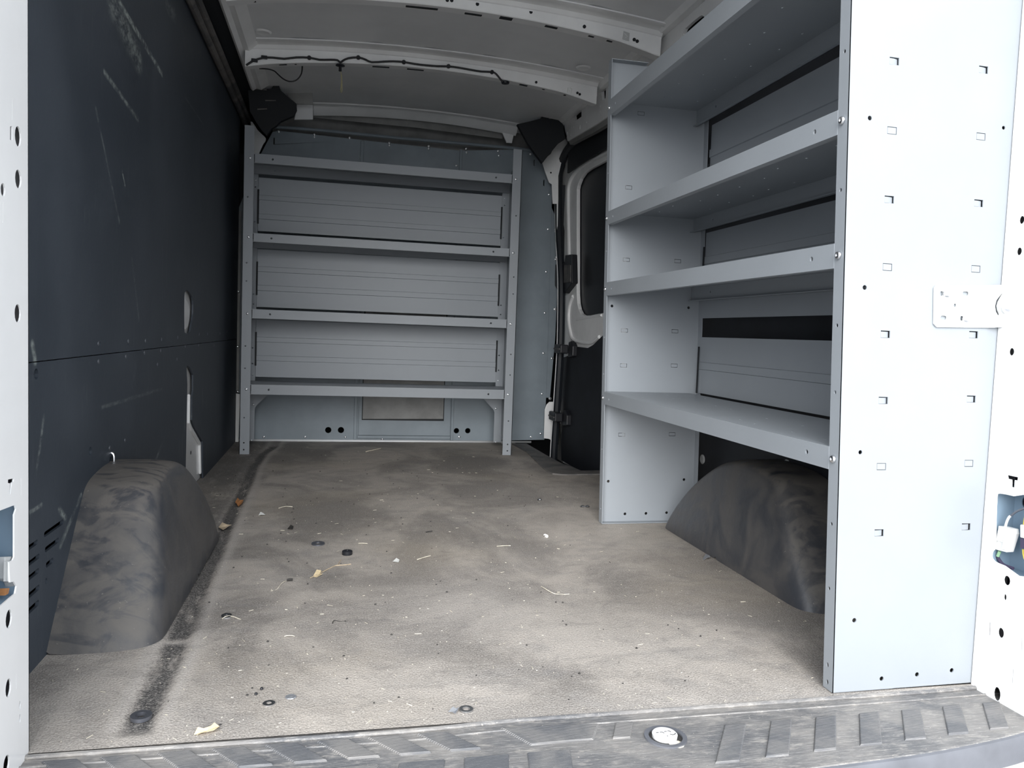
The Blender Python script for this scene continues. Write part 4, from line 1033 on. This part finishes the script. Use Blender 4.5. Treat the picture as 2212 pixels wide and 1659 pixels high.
MB().tube([tuple(cr(p, XR_+.012)) for p in smooth2([(512, 1010), (540, 1060), (590, 1110), (700, 1150)], 3, False)], .0030, 8).build('taped_wire', 'cavity', c1, smooth=True)
c2 = thing('wire_connector', 'white connector with yellow wires at the right edge of the pillar recess', 'connector', tuple(cr((850, 850))))
blockq([(780, 625), (900, 640), (900, 810), (780, 780)], XR_+.004, XR_+.020).build('housing', 'plastic_white', c2, bevel=.0015)
blockq([(785, 785), (900, 815), (900, 930), (785, 905)], XR_+.006, XR_+.018).build('boot', 'cavity', c2)
for d_ in (0, 18):
    MB().tube([tuple(cr((p[0]+d_, p[1]), XR_+.010)) for p in ((825, 630), (835, 560), (850, 500))], .0012, 6).build('wire', 'wire_yellow', c2)
    MB().tube([tuple(cr((p[0]+d_, p[1]), XR_+.010)) for p in ((815, 920), (820, 980), (835, 1040))], .0012, 6).build('wire', 'wire_yellow', c2)
XL_ = LX-.004; kl = 5.533; ol = (0, 1050)
def blockl(pts, x0, x1): return MB().plate(0, x0, x1, P2(0, x0, pts, ol, kl))
c3 = thing('wire_connector', 'grey plastic clip plug in the left pillar recess', 'connector', tuple(on(10, 1230, 0, XL_)))
blockl([(-60, 850), (140, 835), (148, 960), (130, 1050), (85, 1220), (60, 1215), (40, 1150), (-60, 1110)], XL_-.012, XL_).build('housing', 'plastic_grey', c3, bevel=.001)
for x_ in (45, 75, 105):
    blockl([(x_, 900), (x_+12, 895), (x_+8, 1140), (x_-4, 1140)], XL_, XL_+.002).build('rib', 'plastic_grey', c3)
blockl([(-20, 1225), (35, 1222), (20, 1290), (-20, 1310)], XL_-.010, XL_-.002).build('wire_end', 'leaf_orange', c3)
q_ = on(1, 1142, 0, LX-.040); inst('bolt', M_hex, (LX-.043, q_[1], q_[2]), bpy.data.objects['trim_2'], POSX, 1.1)

# ================================================================== LOOSE THINGS ON THE FLOOR
def fl_(px, py): q_ = on(px, py, 2, 0); return float(q_[0]), float(q_[1])
def single(mb, name, m, label, cat, group=None, smooth=True):
    return tag(mb.build(name, m, smooth=smooth), label, cat, group)
x, y = fl_(1007, 1534); single(MB().ring((x, y, .0006), .0062, .0115, .0022, 24), 'washer', 'steel_dull', 'dull grey washer lying by the rear step beside a scrap of foil', 'washer')
x, y = fl_(581, 1521); single(MB().ring((x, y, .0006), .0042, .0100, .0016, 24), 'washer', 'zinc', 'small bright washer near the front of the floor, right of the groove', 'washer')
x, y = fl_(489, 1333); single(MB().ring((x, y, .0008), .0040, .0105, .0030, 20, .15), 'washer', 'zinc', 'shiny nut-like washer beside the left wheel arch with a straw on it', 'washer')
x, y = fl_(687, 1176); single(MB().ring((x, y, .0006), .0085, .0185, .0035, 26, .06), 'washer', 'steel_dark', 'large dark steel washer in the middle of the floor', 'washer')
x, y = fl_(750, 1198); single(MB().rev((x, y, .0005), (0, 0, 1), [(.0135, 0), (.0140, .0015), (.0140, .0095), (.0120, .0110), (.0045, .0110), (.0042, .0085), (.0005, .0085)], 26), 'rubber_puck', 'black_plastic', 'short black rubber puck on the middle of the floor', 'rubber stop')
x, y = fl_(305, 1547); single(MB().ring((x, y, -.0035), .0085, .0160, .0060, 24), 'tie_down_ring', 'steel_dark', 'dark ring seated in the near end of the floor groove', 'ring')
x, y = fl_(628, 1506); single(MB().rev((x, y, .0006), (0, 0, 1), [(.0095, 0), (.0085, .0010), (.0050, .0006), (.0012, .0014)], 12), 'crushed_disc', 'foil', 'crushed shiny disc on the floor right of the small bright washer', 'scrap', smooth=False)
for (px, py, r, lab) in ((565, 1490, .0030, 'black bead, farther of the two above the small washer'), (553, 1501, .0028, 'black bead, nearer of the two above the small washer')):
    x, y = fl_(px, py); single(MB().rev((x, y, .0004), (0, 0, 1), [(r*.8, 0), (r, r*.5), (r*.8, r*1.1), (r*.3, r*1.3)], 10), 'bead', 'black_plastic', lab, 'bead')
def sheet(pts, z0, curl, name, m, label, cat, th=.0006):
    pts = [fl_(*p) for p in pts]; cx = sum(p[0] for p in pts)/len(pts); cy = sum(p[1] for p in pts)/len(pts)
    mb = MB(); n = len(pts)
    vs = [(cx, cy, z0+th)]+[(p[0], p[1], z0+curl*abs(math.sin(i*1.9))) for i, p in enumerate(pts)]
    vs += [(v[0], v[1], v[2]+th) for v in vs]
    fs = [(0, (i % n)+1, ((i+1) % n)+1) for i in range(n)]+[(n+1, n+1+((i+1) % n)+1, n+1+(i % n)+1) for i in range(n)]
    fs += [((i % n)+1, n+1+(i % n)+1, n+1+((i+1) % n)+1, ((i+1) % n)+1) for i in range(n)]
    mb.add(vs, fs); return single(mb, name, m, label, cat, smooth=False)
sheet([(419, 1588), (427, 1580), (440, 1580), (455, 1574), (463, 1570), (474, 1571), (472, 1579), (462, 1584), (447, 1586), (434, 1592), (429, 1588)], .0006, .006, 'dry_leaf', 'leaf_tan', 'curled pale yellow leaf near the rear step at the left', 'leaf')
sheet([(508, 1086), (513, 1080), (518, 1084), (526, 1083), (524, 1091), (515, 1095), (510, 1092)], .0006, .008, 'dry_leaf', 'leaf_orange', 'small rust-orange leaf in the groove beyond the left wheel arch', 'leaf')
sheet([(676, 1246), (684, 1236), (694, 1236), (692, 1243), (697, 1245), (684, 1248)], .0006, .006, 'dry_leaf', 'leaf_tan', 'brown crumpled leaf on the forked twig', 'leaf')
sheet([(968, 1539), (978, 1534), (986, 1536), (991, 1532), (989, 1541), (984, 1543), (981, 1548), (976, 1543)], .0006, .005, 'foil_scrap', 'foil', 'crinkled silver scrap left of the dull washer', 'scrap')
sheet([(848, 1214), (856, 1209), (863, 1212), (861, 1217), (852, 1217)], .0006, .004, 'paper_scrap', 'paper', 'white paper scrap right of the rubber puck', 'scrap')
sheet([(1518, 1208), (1524, 1203), (1532, 1204), (1534, 1208), (1528, 1211), (1520, 1211)], .001, .008, 'foil_scrap', 'foil', 'crumpled foil at the foot of the right wheel arch', 'scrap')
sheet([(558, 1114), (563, 1110), (570, 1112), (573, 1115), (565, 1116)], .0006, .006, 'paper_scrap', 'paper', 'white chip of paper beyond the left wheel arch', 'scrap')
sheet([(621, 1143), (628, 1138), (634, 1140), (632, 1146), (624, 1145)], .0006, .006, 'bark_chip', 'dark_bit', 'dark chip behind the large dark washer', 'scrap')
sheet([(472, 1140), (480, 1136), (490, 1138), (500, 1139), (494, 1144), (482, 1146)], .001, .010, 'leaf_litter', 'twig', 'brown clump of litter at the far corner of the left wheel arch', 'debris')
x, y = fl_(1178, 1160)
pc_ = thing('plastic_plug', 'small white plastic plug on the right half of the floor', 'plug', (x, y, 0))
MB().rev((x, y, .001), (.2, -.5, .25), [(.003, 0), (.0035, .006), (.005, .007), (.005, .009)], 10).build('stem', 'plastic_white', pc_, smooth=True)
MB().rev((x, y+.003, .004), (0, .4, 1), [(.0055, 0), (.0050, .003), (.002, .005)], 10).build('head', 'plastic_white', pc_, smooth=True)
for (px, py, lab) in ((1258, 1096, 'left of the two shiny metal clips before the right rack'), (1268, 1096, 'right of the two shiny metal clips before the right rack'), (1165, 1081, 'clear shiny bit on the floor left of the metal clips')):
    x, y = fl_(px, py); single(MB().rev((x, y, .0008), (0, .3, 1), [(.009, 0), (.008, .004), (.003, .007)], 7), 'metal_clip', 'zinc', lab, 'clip', smooth=False)
def stick(pts, r, name, m, label, cat, group=None):
    P = [(*fl_(*p), r+.0006+.002*math.sin(i)) for i, p in enumerate(smooth2(pts, 2, False))]
    return single(MB().tube(P, r, 6), name, m, label, cat, group)
tw = thing('twig', 'thin forked twig left of the rubber puck', 'twig', (*fl_(720, 1226), 0))
for pts in ([(670, 1250), (690, 1240), (712, 1229), (725, 1223), (740, 1222), (758, 1220)], [(729, 1222), (733, 1216), (737, 1210)]):
    MB().tube([(*fl_(*p), .0018) for p in pts], .0011, 6).build('stem', 'twig', tw, smooth=True)
stick([(620, 1256), (632, 1256)], .0028, 'plastic_chip', 'dark_bit', 'black plastic chip left of the forked twig', 'scrap')
stick([(618, 1256), (608, 1263), (598, 1273), (585, 1277)], .0007, 'straw_blade', 'straw', 'curved pale blade trailing from the black chip', 'straw')
stick([(1169, 1268), (1180, 1276), (1200, 1283), (1230, 1284)], .0009, 'straw_blade', 'straw', 'long curved straw right of the floor centre', 'straw')
stick([(790, 977), (806, 974), (822, 969)], .0022, 'wood_splinter', 'straw', 'pale splinter before the rack on the bulkhead', 'splinter')
stick([(602, 1099), (618, 1096), (632, 1095)], .0013, 'wood_splinter', 'straw', 'thin splinter behind the large dark washer, near the groove', 'splinter')
stick([(718, 1348), (722, 1343), (735, 1343), (746, 1342), (746, 1346)], .0008, 'wire_bit', 'dark_bit', 'bent dark wire on the near floor', 'wire')
stick([(480, 1338), (495, 1333), (520, 1338)], .0008, 'straw_blade', 'straw', 'straw across the shiny washer by the left wheel arch', 'straw')
stick([(774, 1175), (794, 1177)], .0012, 'wood_splinter', 'straw', 'short pale splinter behind the rubber puck', 'splinter')
stick([(901, 1210), (930, 1203)], .0010, 'wood_splinter', 'straw', 'short pale splinter right of the white paper scrap', 'splinter')
stick([(1073, 1181), (1103, 1181)], .0009, 'wood_splinter', 'straw', 'pale splinter left of the white plastic plug', 'splinter')
stick([(614, 1376), (628, 1376), (636, 1374)], .0008, 'wood_splinter', 'straw', 'pale splinter near the front, right of the left arch', 'splinter')
stick([(920, 1151), (934, 1150)], .0016, 'wire_bit', 'dark_bit', 'short dark stub at the centre of the floor', 'wire')
# uncountable crumbs and straw dust
m = MB(); rr = random.Random(11)
for i in range(900):
    t = rr.random()**1.6; y = 1.215+t*3.0; x = rr.uniform(-.48, 1.20)
    if (x > .84 and (y < 1.27 or 2.44 < y < 2.53)) or (-.507 < x < -.30 and 1.55 < y < 2.44) or (x > 1.05 and 1.5 < y < 2.46) or (y > 2.9 and x > .86): continue
    if (x-.2)**2+(y-2.0)**2 > .5 and rr.random() < .35: continue
    a = rr.uniform(0, math.pi); L = rr.choice((.0008, .0010, .0012, .0018, .0030, .006))*rr.uniform(.7, 1.3); w = rr.uniform(.0004, .0008)
    ca, sa = math.cos(a), math.sin(a); z = .0004
    c4 = [(-L, -w), (L, -w*.6), (L, w*.6), (-L, w)]
    vs = [(x+u*ca-v*sa, y+u*sa+v*ca, z) for u, v in c4]+[(x+u*ca*.8-v*sa*.5, y+u*sa*.8+v*ca*.5, z+w*1.2) for u, v in c4]
    m.add(vs, [(0, 3, 2, 1), (4, 5, 6, 7), (0, 1, 5, 4), (1, 2, 6, 5), (2, 3, 7, 6), (3, 0, 4, 7)])
lt_ = m.build('straw_litter', 'straw', org=(XC, 2, 0)); lt_['kind'] = 'stuff'; tag(lt_, 'fine straw crumbs scattered over the load floor', 'litter')
m = MB()
for i in range(260):
    y = 1.25+rr.random()**1.2*2.9; x = rr.uniform(-.45, 1.05)
    if (x < -.30 and y < 2.44) or (y > 2.9 and x > .86) or (x > .83 and y < 2.55): continue
    r = rr.uniform(.001, .0028); m.rev((x, y, .0), (0, 0, 1), [(r, 0), (r*.7, r*.8), (r*.2, r)], 5)
lt2 = m.build('dirt_crumbs', 'dark_bit', org=(XC, 2, 0)); lt2['kind'] = 'stuff'; tag(lt2, 'dark dirt crumbs scattered over the load floor', 'litter')
